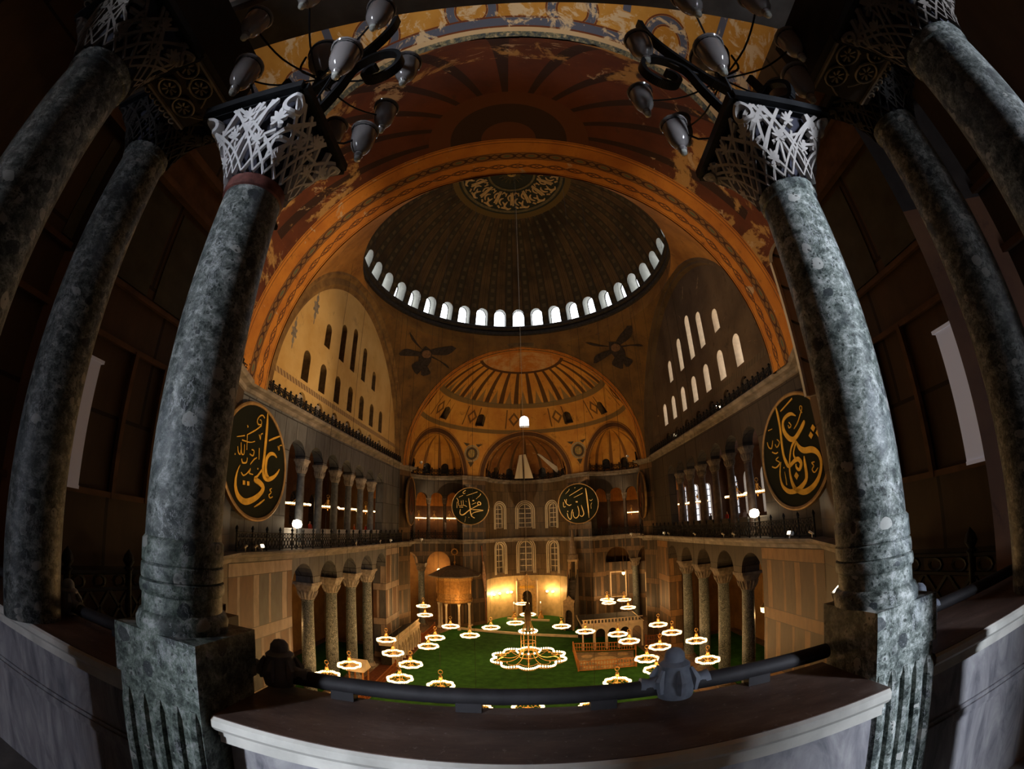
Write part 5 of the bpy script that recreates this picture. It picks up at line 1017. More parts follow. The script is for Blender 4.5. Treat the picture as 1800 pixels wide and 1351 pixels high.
# ------------------------------------------------------------------ bracket lamps above the two lit columns
M_glass = NT('smoky_lamp_glass', .12, 0, .6); M_glass.base((.21, .19, .185)); M_glass.b.inputs['Coat Weight'].default_value = .4; M_glass = M_glass.m
M_tip = plain('pale_glass_tip', (.4, .4, .36), .1, var=.1, spec=.8)
CUP = [(r*1.2, z*1.12) for r, z in [(.105, .0), (.114, .012), (.1, .02), (.098, -.02), (.094, -.1), (.086, -.17), (.072, -.22), (.05, -.255), (.026, -.275), (.034, -.29), (.036, -.305), (.02, -.33), (.0, -.335)]]
def bracket_lamp(label, cx, cy, z0, mirror):
    o = thing('bracket_lamp', label, 'lamp', (cx, cy, z0)); s = mirror
    b = MB()
    def flat(pts, w, h):        # flat iron bar bent along points
        Q = spline(pts, 6)
        for p, q in zip(Q, Q[1:]): b.bar(p, q, w, h)
    b.lathe([(.12, 0), (.13, .03), (.05, .06), (.035, .4), (.03, .95), (.05, 1.0)], (0, 0, 0), 14)
    for k, (an, sc) in enumerate(((-100, 1.1),)):
        a = radians(an)*s; d = Vector((cos(a), sin(a), 0)); pl = lambda u, z: tuple(d*u+Vector((0, 0, z)))
        sp = [pl(.0, .12), pl(.16*sc, .28), pl(.29*sc, .55)]+[pl(.6*sc+.28*sc*(1-t/8.5)*cos(2.6-t), .66+.28*sc*(1-t/8.5)*sin(2.6-t)) for t in lin(0, 7.2, 16)]
        flat(sp, .08, .04); flat([pl(-.42, 1.15), pl(-.5, .9), pl(-.4, .68), pl(-.1, .66), pl(.25, .86), pl(.52, 1.15), pl(.66, 1.45), pl(.68, 1.7)], .085, .05)
        a2 = a+pi*.62; d = Vector((cos(a2), sin(a2), 0)); flat([pl(.1, .1), pl(.2, .32), pl(.36, .42), pl(.5, .3), pl(.46, .16), pl(.36, .2)], .07, .04)
        for k in range(8): a = 2*pi*k/8+.2; b.tube(spline([(.03*cos(a), .03*sin(a), .9), (.4*cos(a), .4*sin(a), .86), (.72*cos(a), .72*sin(a), 1.0), (.8*cos(a), .8*sin(a), 1.14)]), .01, 5); b.tube([(.81*cos(a)+.112*cos(t), .81*sin(a)+.112*sin(t), 1.18) for t in lin(0, 2*pi, 16)[:-1]], .012, 5, closed=True)
    for k in range(4): a = 2*pi*k/4+.9; b.tube([(.1*cos(a), .1*sin(a), .1), (.45*cos(a), .45*sin(a), .28), (.62*cos(a), .62*sin(a), .52)], .011, 5); b.tube([(.62*cos(a)+.112*cos(t), .62*sin(a)+.112*sin(t), .56) for t in lin(0, 2*pi, 16)[:-1]], .012, 5, closed=True)
    for k in range(3): a = 2*pi*k/3; b.tube(spline([(.04*cos(a), .04*sin(a), .95), (.2*cos(a), .2*sin(a), 1.0), (.215*cos(a), .215*sin(a), 1.24)]), .012, 5)
    b.tube([(.2*cos(a), .2*sin(a), 1.3) for a in lin(0, 2*pi, 24)[:-1]], .014, 6, closed=True)
    b.build('scroll_bracket', M_iron, o, local=True)
    b = MB(); b.lathe([(.21, 1.34), (.2, 1.33), (.195, 1.26), (.17, 1.16), (.11, 1.09), (.05, 1.065), (.03, 1.04), (0, 1.03)], (0, 0, 0), 28); b.build('glass_bowl', M_glass, o, local=True)
    P0 = None
    for k in range(12):
        if k < 8: a = 2*pi*k/8+.2; loc = (.81*cos(a), .81*sin(a), 1.2)
        else: a = 2*pi*(k-8)/4+.9; loc = (.62*cos(a), .62*sin(a), .58)
        if P0 is None:
            b = MB(); b.lathe([(r, z) for r, z in CUP], (0, 0, 0), 20); P0 = b.build('glass_cup', M_glass, o, local=True); T0 = MB(); T0.lathe([(.02, -.35), (.036, -.37), (.03, -.4), (0, -.415)], (0, 0, 0), 10); T0 = T0.build('glass_tip', M_tip, P0, local=True); c = P0
        else:
            c = P0.copy(); COL.objects.link(c); c.parent = o; t_ = T0.copy(); COL.objects.link(t_); t_.parent = c
        c.location = loc
    return o
bracket_lamp('scrolled iron bracket lamp with glass cups above the white lattice capital', -33.86, 1.02, 18.0, 1)
bracket_lamp('scrolled iron bracket lamp with glass cups above the duller openwork capital', -33.72, -2.72, 17.96, -1)
# ------------------------------------------------------------------ nave furniture
t = NT('green_prayer_carpet', .9, 0, .05); f_ = t.noise(t.co(), 1.2, 5, .6); w_ = t.math('FRACT', t.math('MULTIPLY', t.math('ADD', t.math('MULTIPLY', t.xyz()[0], .95), t.math('MULTIPLY', t.xyz()[1], -.3)), .8))
t.base(t.mix(t.AND(t.math('LESS_THAN', w_, .07), .55), t.ramp(f_, [(.35, (.02, .075, .015)), (.65, (.035, .125, .022))]), (.012, .05, .01))); M_carpet = t.m
b = MB(); b.prism([(-20, -15.2), (36.0, -11.5), (37.4, -3), (37.4, 3), (31, 9), (22.5, 12.8), (-20, 12.8)], lambda u, w, d: (u, w, d), .004, .025); tag(b.build('prayer_carpet', M_carpet), 'deep green carpet covering the whole nave floor', 'carpet')
M_wood = plain('red_brown_wood', (.3, .09, .025), .5, var=.3, sc=5); M_woodL = plain('lit_honey_wood', (.5, .2, .05), .5, var=.25, sc=5)
M_wmar = plain('warm_white_marble', (.72, .58, .4), .5, var=.15, sc=2); M_redc = plain('dark_red_cloth', (.14, .015, .01), .85)
for y0, y1, q in ((17.2, 24.5, 'left'), (-25, -17.8, 'right')): b = MB(); b.box(-14, 16, y0, y1, .003, .025); tag(b.build('prayer_carpet', M_carpet, origin=(1, y0, 0)), 'dark green carpet on the aisle floor behind the %s arcade' % q, 'carpet')
b = MB(); b.box(-9, 24, 12.95, 15.2, .003, .02); tag(b.build('aisle_carpet', plain('russet_carpet', (.13, .04, .018), .9)), 'russet runner on the floor beside the left arcade', 'carpet')
def barrier(label, pts, h, m, closed=False, sp=.28):
    o = thing('wooden_barrier', label, 'barrier', (*pts[0], .03)); N = len(pts)
    for i in range(N if closed else N-1):
        p, q = Vector((*pts[i], 0)), Vector((*pts[(i+1) % N], 0)); b = MB()
        for z in (.12, h*.55, h): b.bar(p+Vector((0, 0, z)), q+Vector((0, 0, z)), .08, .07)
        n = int((q-p).length/sp)
        for k in range(n): c = p+(q-p)*(k+.5)/n; b.bar(c+Vector((0, 0, .1)), c+Vector((0, 0, h)), .055, .055) if False else b.box(c.x-.03, c.x+.03, c.y-.03, c.y+.03, .1, h)
        b.build('rail_panel', m, o)
    for p in pts: b = MB(); b.box(p[0]-.07, p[0]+.07, p[1]-.07, p[1]+.07, .03, h+.1); b.lathe([(.07, h+.1), (.09, h+.16), (.05, h+.24), (0, h+.27)], (p[0], p[1], 0), 8); b.build('corner_post', m, o)
    return o
barrier('square honey-coloured wooden fence round the patterned marble floor', [(8.0, -5.15), (8.0, -10.95), (14.0, -12.3), (15.2, -5.3)], 1.05, M_woodL, True)
barrier('long red-brown wooden barrier along the left arcade', [(-9, 12.85), (0, 12.85), (7.4, 12.95)], 1.0, M_wood)
barrier('long red-brown wooden barrier between marble gallery and far pavilion', [(19.6, 13.2), (26.2, 13.0)], 1.0, M_wood)
barrier('red-brown wooden barrier right of the marble singers platform', [(15.6, -13.9), (15.6, -15.6)], 1.1, M_wood)
# patterned marble square inside the fence
o = thing('marble_omphalos', 'square of round coloured marble discs set inside the wooden fence', 'floor mosaic', (11.2, -8, .026)); b = MB(); b.prism([(8.3, -5.4), (8.3, -10.8), (13.8, -12), (14.9, -5.5)], lambda u, w, d: (u, w, d), .026, .034); b.build('slab', plain('grey_mosaic_slab', (.24, .19, .13), .4), o)
b = MB(); disc = lambda x, y, r: b.lathe([(r, .035), (0, .042)], (x, y, 0), 24, sm=False)
disc(11.2, -8.3, 1.5)
for x, y in ((9.2, -6.4), (9.2, -10), (13.1, -6.6), (12.9, -10.6), (11, -6.0), (11, -10.7), (9, -8.2), (13.6, -8.5)): disc(x, y, .62)
b.build('discs', plain('pale_mosaic_disc', (.55, .4, .22), .35), o)
def arcade_platform(name, label, x0, x1, y0, y1, H, m, face, n, extra):
    """raised marble platform on arches; face 'x' looks to -x, 'y' looks to -y"""
    o = thing(name, label, 'platform', ((x0+x1)/2, (y0+y1)/2, .03)); b = MB(); b.box(x0, x1, y0, y1, H-.45, H-.1); b.box(x0-.1, x1+.1, y0-.1, y1+.1, H-.18, H-.1); b.build('slab', m, o)
    b = MB(); b.box(x0+.1, x1-.1, y0+.1, y1-.1, H-.1, H-.06); b.build('dark_carpet_top', M_dark, o)
    if face == 'x': f = lambda u, z, d: (x0+d, y1-u, z); L = y1-y0
    else: f = lambda u, z, d: (x0+u, y0+d, z); L = x1-x0
    w = L/n; ops = [(w*(i+.5), w*.4, .03, H-.45-w*.62, 1.2) for i in range(n)]
    b = MB(); arch_wall(b, f, 0, L, .03, H-.4, ops, .35, 3, 0, 0); b.build('arcade_front', m, o)
    for i in range(n+1): b = MB(); u = min(max(w*i, .1), L-.1); p = f(u, 0, -.06); b.lathe([(.13, .03), (.09, .12), (.08, H-1.3), (.14, H-1.1)], (p[0], p[1], 0), 10); b.build('colonnette', m, o)
    b = MB(); g = lambda u, z0_, z1_, wd: b.box(*[v for ab in zip([min(p, q) for p, q in zip(f(u-wd, z0_, 0), f(u+wd, z1_, .1))], [max(p, q) for p, q in zip(f(u-wd, z0_, 0), f(u+wd, z1_, .1))]) for v in ab])
    g(L/2, H+.4, H+.5, L/2); g(L/2, H-.1, H+.02, L/2)
    for i in range(int(L/.4)): g(.2+i*.4, H, H+.4, .09)
    b.build('balustrade', m, o)
    b = MB(); b.box(x0+.3, x1-.1, y0+.3, y1-.1, .03, H-.5) if extra else b.box(x1-.3, x1-.1, y0+.1, y1-.1, .03, H-.5); b.build('inner_wall', M_dark, o); return o
arcade_platform('marble_platform', 'warm white marble platform on pointed arches at the right of the nave', 15.6, 21.5, -13.6, -6.4, 3.2, M_wmar, 'x', 5, False)
arcade_platform('marble_platform', 'narrow marble gallery on small arches against the left far pier', 8.6, 19.2, 13.4, 15.1, 2.7, M_wmar, 'y', 9, True)
# octagonal royal pavilion
M_gilt = plain('gilded_lattice', (.4, .2, .05), .45, .3, .3, 3); M_leadroof = plain('grey_lead_roof', (.22, .18, .14), .6, var=.25)
PX, PY = 29.0, 10.5; o = thing('octagonal_pavilion', 'gilded eight-sided pavilion on marble columns left of the apse', 'pavilion', (PX, PY, .03)); oc = [2 * pi*(k+.5)/8 for k in range(8)]
def octa(prof, name, m): b = MB(); b.lathe(prof, (PX, PY, 0), 8, sm=False, a0=pi/8, a1=2*pi+pi/8); b.build(name, m, o)
octa([(2.5, 3.9), (2.75, 4.05), (2.75, 4.4), (2.6, 4.45), (2.6, 5.3)], 'parapet_panels', plain('carved_gilt_panels', (.32, .17, .05), .5, .2, .5, 6))
octa([(2.58, 5.3), (2.58, 7.2)], 'lattice_screen', M_gilt); octa([(2.6, 7.15), (2.8, 7.25), (2.8, 7.6), (3.25, 7.8), (3.25, 7.95)], 'cornice', plain('pierced_gilt_cornice', (.5, .28, .08), .5, .2, .5, 9)); octa([(3.25, 7.85), (4.0, 7.8), (4.0, 7.95), (3.0, 8.4), (2.2, 8.85), (1.2, 9.2), (.1, 9.35)], 'roof', M_leadroof)
octa([(2.5, 3.9), (0, 3.9)], 'floor_slab', M_dark)
P0 = None
for a in oc:
    if P0 is None: b = MB(); b.lathe([(.26, 0), (.28, .2), (.17, .35), (.15, 3.4), (.26, 3.85)], (0, 0, 0), 12); P0 = b.build('column', M_wmar, o, local=True); c = P0
    else: c = P0.copy(); COL.objects.link(c); c.parent = o
    c.location = (2.4*cos(a), 2.4*sin(a), 0)
b = MB(); b.lathe([(.12, 9.3), (.08, 9.6), (.16, 9.8), (.05, 10.0), (.04, 10.9)], (PX, PY, 0), 10); b.tube([(PX, PY+.42*cos(a), 11.35+.42*sin(a)) for a in lin(0, 2*pi, 24)[:-1]], .07, 6, closed=True)
for k in range(12): a = 2*pi*k/12; b.tube([(PX, PY+.42*cos(a), 11.35+.42*sin(a)), (PX, PY+.6*cos(a), 11.35+.6*sin(a))], [.06, .01], 5)
b.build('sun_finial', M_gilt, o)
for k, a in enumerate(oc): a2 = oc[(k+1) % 8]; b = MB(); b.bar((PX+2.68*cos(a), PY+2.68*sin(a), 7.1), (PX+2.68*cos(a2), PY+2.68*sin(a2), 7.1), .06, .25); b.bar((PX+2.66*cos(a), PY+2.66*sin(a), 5.3), (PX+2.66*cos(a), PY+2.66*sin(a), 7.2), .12, .12); b.build('screen_frame', M_gilt, o)
point((PX-4.0, PY-1.5, 4.5), P_APSE*1.5, WARM, .2, None)
# minbar
o = thing('pulpit', 'tall pulpit stair with a pointed spire right of the apse', 'pulpit', (25.6, -5.7, .03), rz=radians(-15.3)); MX, MY = 0.0, 0.0
M_minb = plain('dark_carved_marble', (.09, .07, .05), .5, var=.4); M_minL = plain('carved_cream_marble', (.5, .34, .18), .5, var=.3, sc=3)
b = MB(); fm = lambda u, z, d: (MX+d, MY+.75-u, z); arch_wall(b, fm, 0, 1.5, .03, 4.0, [(.75, .5, .03, 2.4, 1.2)], .45, 2, 0, 0); b.prism([(0, 4.0), (1.5, 4.0), (1.5, 4.3), (1.15, 4.5), (.75, 5.0), (.35, 4.5), (0, 4.3)], lambda u, z, d: fm(u, z, d), -.05, .5); b.build('portal', M_minL, o, local=True)
b = MB()
for k in range(20): b.box(MX+.5+k*.19, MX+.5+(k+1)*.19, MY-.5, MY+.5, .03, .4+k*.33)
b.build('stairs', M_minb, o, local=True)
for s_ in (-1, 1):
    b = MB(); b.prism([(MX+.4, .03), (MX+5.0, .03), (MX+5.0, 8.2), (MX+4.2, 8.2), (MX+.4, 1.5)], lambda u, z, d: (u, MY+d, z), s_*.5, s_*.66); b.build('side_panel', M_minb, o, local=True)
b = MB(); 
for sx in (0, 1.2):
    for sy in (-.5, .5): b.lathe([(.09, 7.0), (.08, 9.6)], (MX+3.9+sx, MY+sy, 0), 8)
b.box(MX+3.8, MX+5.3, MY-.7, MY+.7, 9.5, 9.8); b.build('canopy', M_minL, o, local=True)
b = MB(); b.lathe([(.75, 9.8), (.75, 10.5), (.6, 10.6), (.1, 14.0), (.16, 14.15), (.03, 14.5)], (MX+4.5, MY, 0), 8, sm=False); b.build('spire', plain('grey_spire_lead', (.2, .14, .09), .5), o, local=True)
# mihrab
HX0 = AX+AR-1.15; HYM = .05; o = thing('prayer_niche', 'gilded prayer niche with a three-pointed crest at the foot of the apse', 'niche', (HX0, HYM, .03)); f = lambda u, z, d: (HX0+d, HYM+1.75-u, z)
b = MB(); arch_wall(b, f, 0, 3.5, .03, 5.6, [(1.75, .8, .03, 3.4, 1.2)], .4, 3, 0, 0); b.prism([(0, 5.6), (3.5, 5.6), (3.5, 6.0), (3.35, 6.6), (3.1, 6.0), (2.5, 6.1), (1.75, 7.2), (1.0, 6.1), (.4, 6.0), (.15, 6.6), (0, 6.0)], f, -.05, .3); b.build('surround', plain('gilded_marble', (.6, .38, .15), .45, .2, .3, 3), o)
b = MB(); b.lathe([(.82, .03), (.82, 3.4), (.6, 4.1), (0, 4.5)], (HX0+.3, HYM, 0), 12, a0=-pi/2, a1=pi/2); b.build('niche_hollow', M_minb, o)
for s_ in (-1, 1): b = MB(); b.lathe([(.16, .03), (.13, 5.9), (.2, 6.0), (0, 6.5)], (HX0-.1, HYM+s_*1.6, 0), 10); b.build('corner_shaft', M_wmar, o)
b = MB(); b.box(HX0-.08, HX0-.02, HYM-1.2, HYM+1.2, 4.75, 5.2); b.build('inscription_band', M_gold, o)
for s_, q in ((1, 'left'), (-1, 'right')):
    o = thing('candlestick', 'tall candlestick standing on the %s of the prayer niche' % q, 'candlestick', (HX0-1.6, HYM+s_*2.1, .03)); b = MB(); b.lathe([(.5, 0), (.45, .3), (.2, .6), (.16, 1.0), (.3, 1.1), (.25, 1.2)], n=14); b.build('stand', M_brass, o, local=True)
    b = MB(); b.lathe([(.14, 1.2), (.13, 2.4), (0, 2.45)], n=12); b.build('candle', plain('cream_wax', (.7, .55, .35), .6), o, local=True); b = MB(); b.lathe([(.02, 2.45), (.08, 2.55), (.07, 2.68), (0, 2.8)], n=8); b.build('lamp_flame', M_bulb, o, local=True)
for y, q in ((5.2, 'outermost on the left of the prayer niche'), (4.4, 'second on the left of the prayer niche'), (3.2, 'third on the left of the prayer niche'), (2.6, 'innermost on the left of the prayer niche'), (-3.2, 'innermost on the right of the prayer niche'), (-4.1, 'outer one on the right of the prayer niche')):
    x = AX+sqrt(AR**2-(y-AY)**2)-.35; o = thing('wall_lamp', 'bright wall lamp on the apse marble, '+q, 'lamp', (x, y, 4.1)); b = MB(); b.lathe([(.0, -.12), (.2, -.1), (.26, .05), (.22, .2), (0, .26)], n=12); b.build('lit_globe', M_bulb, o, local=True); b = MB(); b.tube([(0, 0, -.1), (.1, 0, -.3), (.34, 0, -.25)], .04, 6); b.build('arm', M_brass, o, local=True); point((x-.5, y, 4.3), P_APSE, WARM, .2, o)
# apse step rails
for i, (p, q, lb) in enumerate((((27.6, 10.0), (21.8, -6.6), 'long low marble step edge slanting across the green carpet'), ((34.7, 3.2), (32.4, -3.3), 'short marble step edge before the prayer niche'))): b = MB(); b.bar((*p, .17), (*q, .17), .35, .28); tag(b.build('step_edge', M_wmar, origin=(*p, .03)), lb, 'step')
# cloth sails hiding the apse mosaic
M_sail = plain('pale_stretched_cloth', (.92, .84, .62), .8, var=.06, sc=.5); M_sailG = plain('grey_stretched_cloth', (.5, .46, .4), .8, var=.15, sc=.5)
def sail(label, quad, m, th=.08):
    o = thing('cloth_sail', label, 'sail', quad[0]); q = [Vector(p) for p in quad]; n = (q[1]-q[0]).cross(q[3]-q[0]).normalized()*th; b = MB(); b.face(q); b.face([p+n for p in reversed(q)])
    for i in range(4): b.face([q[i], q[(i+1) % 4], q[(i+1) % 4]+n, q[i]+n])
    b.build('cloth', m, o)
    b = MB(); b.bar(q[0], q[1], .1, .1); b.build('hem_pole', M_iron, o); return o
sail('left half of the pale split cloth curtain in the apse vault', [(35.6, 1.62, 22.85), (35.6, .2, 22.85), (36.2, .3, 27.6), (36.2, .62, 27.6)], M_sail)
sail('right half of the pale split cloth curtain in the apse vault', [(35.6, -.02, 22.85), (35.6, -1.45, 22.85), (36.2, -.1, 27.6), (36.2, .18, 27.6)], M_sail)
sail('slanting grey cloth curtain drawn to the right side of the apse', [(35.2, -6.0, 22.9), (34.6, -6.7, 23.5), (35.9, -1.5, 27.9), (35.9, -1.2, 28.0)], M_sailG)
sail('narrow cloth strip at the left edge of the apse vault', [(34.8, 6.0, 22.9), (34.8, 5.7, 22.9), (35.2, 5.0, 24.2), (35.2, 5.15, 24.3)], M_sail)
# flags leaning beside the apse
for y, s_, q, col in ((6.35, 1, 'left', (.5, .3, .2)), (-6.3, -1, 'right', (.3, .16, .08))):
    o = thing('leaning_banner', 'tall furled banner leaning at the %s side of the apse' % q, 'banner', (31.0, y, .03)); b = MB(); b.tube([(31.0, y-.3*s_, .03), (30.7, y+.3*s_, 12.2)], .06, 6); b.build('pole', M_wood, o); b = MB(); b.tube([(30.9, y-.15*s_, 5.2), (30.85, y, 7.5), (30.76, y+.15*s_, 9.8)], [.12, .3, .1], 8); b.build('furled_cloth', plain('furled_cloth_'+q, col, .8), o)
# preacher's chair and stone jar by the left arcade
o = thing('preachers_chair', 'small carved and gabled preaching chair beside the left barrier', 'chair', (-.6, 13.7, .03), rz=0); b = MB(); b.box(-.7, .7, -.7, .7, 0, 1.1); b.build('plinth', M_woodL, o, local=True); b = MB()
for sx in (-.6, .6):
    for sy in (-.6, .6): b = MB(); b.box(sx-.06, sx+.06, sy-.06, sy+.06, 1.1, 2.6); b.build('post', M_woodL, o, local=True)
b = MB(); b.prism([(-.85, 2.6), (.85, 2.6), (0, 3.5)], lambda u, z, d: (u, d, z), -.8, .8); b.build('gabled_roof', M_wmar, o, local=True)
o = thing('marble_jar', 'round pale marble jar by the left barrier near the handrail', 'jar', (-4.6, 13.9, .03)); b = MB(); b.lathe([(.4, 0), (.75, .4), (.95, 1.0), (.8, 1.6), (.5, 1.85), (.55, 2.0), (0, 2.05)], n=24); b.build('body', M_wmar, o, local=True); b = MB(); b.lathe([(.5, 2.0), (.3, 2.3), (.08, 2.4), (0, 2.6)], n=16); b.build('lid', M_wmar, o, local=True)
# hanging lanterns
for x, y, z, q in ((-5.2, 17.9, 7.3, 'between pier and first column of the left arcade'), (-4.6, -18.2, 7.3, 'behind the first column of the right arcade'), (27.5, -13.9, 7.6, 'on the far right pier wall')):
    o = thing('hanging_lantern', 'small glowing lantern hanging '+q, 'lantern', (x, y, z)); b = MB(); b.lathe([(.05, -.3), (.22, -.2), (.25, .15), (.1, .3), (0, .32)], n=10); b.build('lit_glass', M_bulb, o, local=True); b = MB(); b.lathe([(.27, .15), (.3, .2), (.05, .42), (.02, .5)], n=10); b.tube([(0, 0, .5), (0, 0, 12.5-z)], .015, 4); b.build('cap_and_chain', M_brass, o, local=True); point((x, y, z-.5), P_RING, WARM, .2, o)
# floodlights on the gallery parapets and cornices, several added for their light
M_fl = glow('floodlight_lens', (1.0, .85, .6), 9.0)
def flood(label, loc, to, power, ang, lens=True, col=WARM):
    o = thing('floodlight', label, 'floodlight', loc); d = (Vector(to)-Vector(loc)).normalized(); b = MB(); q = d.to_track_quat('Z', 'Y').to_matrix().to_4x4(); b.M = q
    b.box(-.17, .17, -.12, .12, -.2, .05); b.box(-.02, .02, -.3, -.1, -.1, -.04); b.build('housing', plain('white_lamp_housing', (.6, .6, .6), .5) , o, local=True)
    b = MB(); b.M = q; b.box(-.14, .14, -.09, .09, .05, .065); b.build('lens', M_fl if lens else M_frame, o, local=True)
    spot(Vector(loc)+d*.12, to, power, ang, col, .12, o); return o
FL = [((-5.0, YS+.16, 23.2), (-3.5, YN, 28.5), P_TYMP, 62, 'on the right upper cornice toward the camera end, aimed across'), ((6.0, YS+.16, 23.2), (4.5, YN, 28.5), P_TYMP, 62, 'on the right upper cornice toward the apse, aimed across'),
 ((16.9, 12.6, 23.1), (26, -3, 33), P_SEMI, 95, 'on the far left cornice corner'), ((16.9, -13.0, 23.1), (26, 3, 33), P_SEMI, 95, 'on the far right cornice corner'),
 ((-13.3, YN-.66, 13.5), (-15.6, -13.5, 26), P_SEMI*14, 44, 'added on the lower left cornice beside the big roundel'), ((-13.3, YS+.66, 13.5), (-15.6, 13.6, 25.5), P_SEMI*30, 44, 'added on the lower right cornice beside the big roundel')]  # this pair is added to brighten the west arch soffit
FL += [((-29.2, BY+BR-.6, 13.5), (-30.8, BY-2.5, 30.5), P_SEMI*3.2, 50, 'added on the bay cornice left to light the painted vault'), ((-29.2, BY-BR+.6, 13.5), (-30.8, BY+2.5, 30.5), P_SEMI*3.2, 50, 'added on the bay cornice right to light the painted vault'), ((17.6, 12.6, 13.5), (30, -5, 18), P_SEMI*6, 52, 'added on the lower far left cornice corner to light the apse'), ((17.6, -13.0, 13.5), (30, 5, 18), P_SEMI*6, 52, 'added on the lower far right cornice corner to light the apse')]  # added: vault pair stands in for daylight, apse pair brightens the far end
FL += [((11.5, YN-.66, 13.5), (27.6, -7.8, 18.05), 26000, 15, 'added on the lower left cornice to light the roundel with the tall stroke'), ((11.5, YS+.66, 13.5), (27.6, 7.9, 18.1), 26000, 15, 'added on the lower right cornice to light the roundel with crossed script')]  # narrow spots added to brighten the far roundels' lettering
for lc, to, pw, an, q in FL: flood('small white floodlight '+q, lc, to, pw, an, True, (1, .86, .68) if 'vault' in q else (1, .68, .36))
for x, y, z, q in ((-8.3, YN-.15, 14.9, 'on the left gallery parapet'), (-8.3, YS+.15, 14.8, 'on the right gallery parapet')):
    o = thing('lamp_globe', 'dazzling round lamp '+q, 'lamp', (x, y, z)); b = MB(); b.lathe([(0, -.3), (.3, -.2), (.36, 0), (.28, .25), (0, .34)], n=16); b.build('globe', M_fl, o, local=True); b = MB(); b.lathe([(.12, -1.7), (.04, -1.6), (.04, -.3)], n=8); b.build('stand', M_iron, o, local=True); point((x, y-.5*(1 if y > 0 else -1), z), P_GALLERY*1.5, (1, .72, .4), .25, o)
for i, (x, y, q) in enumerate(((-15.0, YN-.72, 'first'), (-14.0, YN-.72, 'second'), (1.3, YN-.72, 'third'), (7.8, YN-.72, 'fourth'), (-15.6, YS+.72, 'first'), (-6, YS+.72, 'second'), (-4.2, YS+.72, 'third'), (1.9, YS+.72, 'fourth'), (9.5, YS+.72, 'fifth'))):
    o = thing('cornice_spotlight', '%s small white spotlight clipped to the lower %s cornice from the camera end' % (q, 'left' if y > 0 else 'right'), 'spotlight', (x, y, 13.22), 'white clip spotlights'); b = MB(); b.tube([(0, 0, 0), (0, 0, .22)], .025, 6); b.build('stem', M_frame, o, local=True); b = MB(); b.tube([(-.14, 0, .2), (.16, .05, .32)], [.05, .08], 8); b.build('head', M_frame, o, local=True)
# people in the galleries
def person_mat(nm, top, low):
    t = NT(nm, .8); z = t.xyz()[2]; c = t.mix(t.math('GREATER_THAN', z, .82), low, top); c = t.mix(t.math('GREATER_THAN', z, 1.44), c, (.45, .27, .18)); c = t.mix(t.math('GREATER_THAN', z, 1.64), c, (.03, .02, .015)); t.base(c); return t.m
def person(label, x, y, z, top, low, pose, rz):
    me = bpy.data.meshes.new('person'); V = [(0, 0, .92), (0, 0, 1.12), (0, 0, 1.36), (0, 0, 1.47), (0, .01, 1.58), (0, .0, 1.68), (.1, 0, .88), (.11, .01, .48), (.11, -.02, .06), (.11, .12, .03), (-.1, 0, .88), (-.11, .03, .48), (-.11, 0, .06), (-.11, .14, .03), (.19, 0, 1.38), (.24, .02+pose*.05, 1.12), (.2, .14+pose*.15, .95+pose*.25), (.18, .2+pose*.2, .93+pose*.35), (-.19, 0, 1.38), (-.24, .02, 1.12), (-.2, .16, .98), (-.17, .23, .95)]
    E = [(0, 1), (1, 2), (2, 3), (3, 4), (4, 5), (0, 6), (6, 7), (7, 8), (8, 9), (0, 10), (10, 11), (11, 12), (12, 13), (2, 14), (14, 15), (15, 16), (16, 17), (2, 18), (18, 19), (19, 20), (20, 21)]
    R = [.15, .14, .15, .06, .095, .085, .1, .065, .05, .04, .1, .065, .05, .04, .075, .05, .038, .035, .075, .05, .038, .035]
    me.from_pydata(V, E, []); me.materials.append(person_mat('person_clothes', top, low))
    o = bpy.data.objects.new('person', me); COL.objects.link(o); o.location = (x, y, z); o.rotation_euler = (0, 0, rz); m_ = o.modifiers.new('skin', 'SKIN'); m_.use_smooth_shade = True
    for v, r in zip(me.skin_vertices[0].data, R): v.radius = (r, r*.8)
    me.skin_vertices[0].data[0].use_root = True
    s_ = o.modifiers.new('subdivision', 'SUBSURF'); s_.levels = 1; s_.render_levels = 1
    tag(o, label, 'person', 'visitors in the upper galleries')
RED, ORG, DRK, WHT = (.6, .05, .03), (.7, .14, .03), (.03, .03, .04), (.5, .42, .4)
for x, y, top, low, ps, q in ((-3.1, 16.9, RED, DRK, 0, 'in red beside the dazzling lamp in the left gallery'), (1.3, 17.0, DRK, DRK, 1, 'in black in the second left gallery opening'), (5.3, 17.1, RED, DRK, 0, 'in red in the third left gallery opening'), (6.6, 17.0, ORG, DRK, 1, 'in orange in the fourth left gallery opening, arm raised'), (7.3, 16.9, ORG, DRK, 0, 'in orange with lowered arms in the fourth left gallery opening'), (9.9, 17.0, RED, DRK, 0, 'in red in the sixth left gallery opening'), (10.8, 17.1, DRK, DRK, 0, 'in black in the last left gallery opening')):
    person('person standing '+q, x, y, 13.5, top, low, ps, pi+.3*ps)
for x, top, q in ((12.6, DRK, 'in black at the far end of the right gallery'), (3.0, DRK, 'in black before a bright window in the right gallery'), (1.9, WHT, 'in white in the right gallery by a bright window'), (-.6, RED, 'in red in the right gallery near the dazzling lamp'), (-3.9, WHT, 'in white beside the dazzling lamp in the right gallery')): person('person standing '+q, x, -17.4, 13.5, top, DRK, 0, 0)
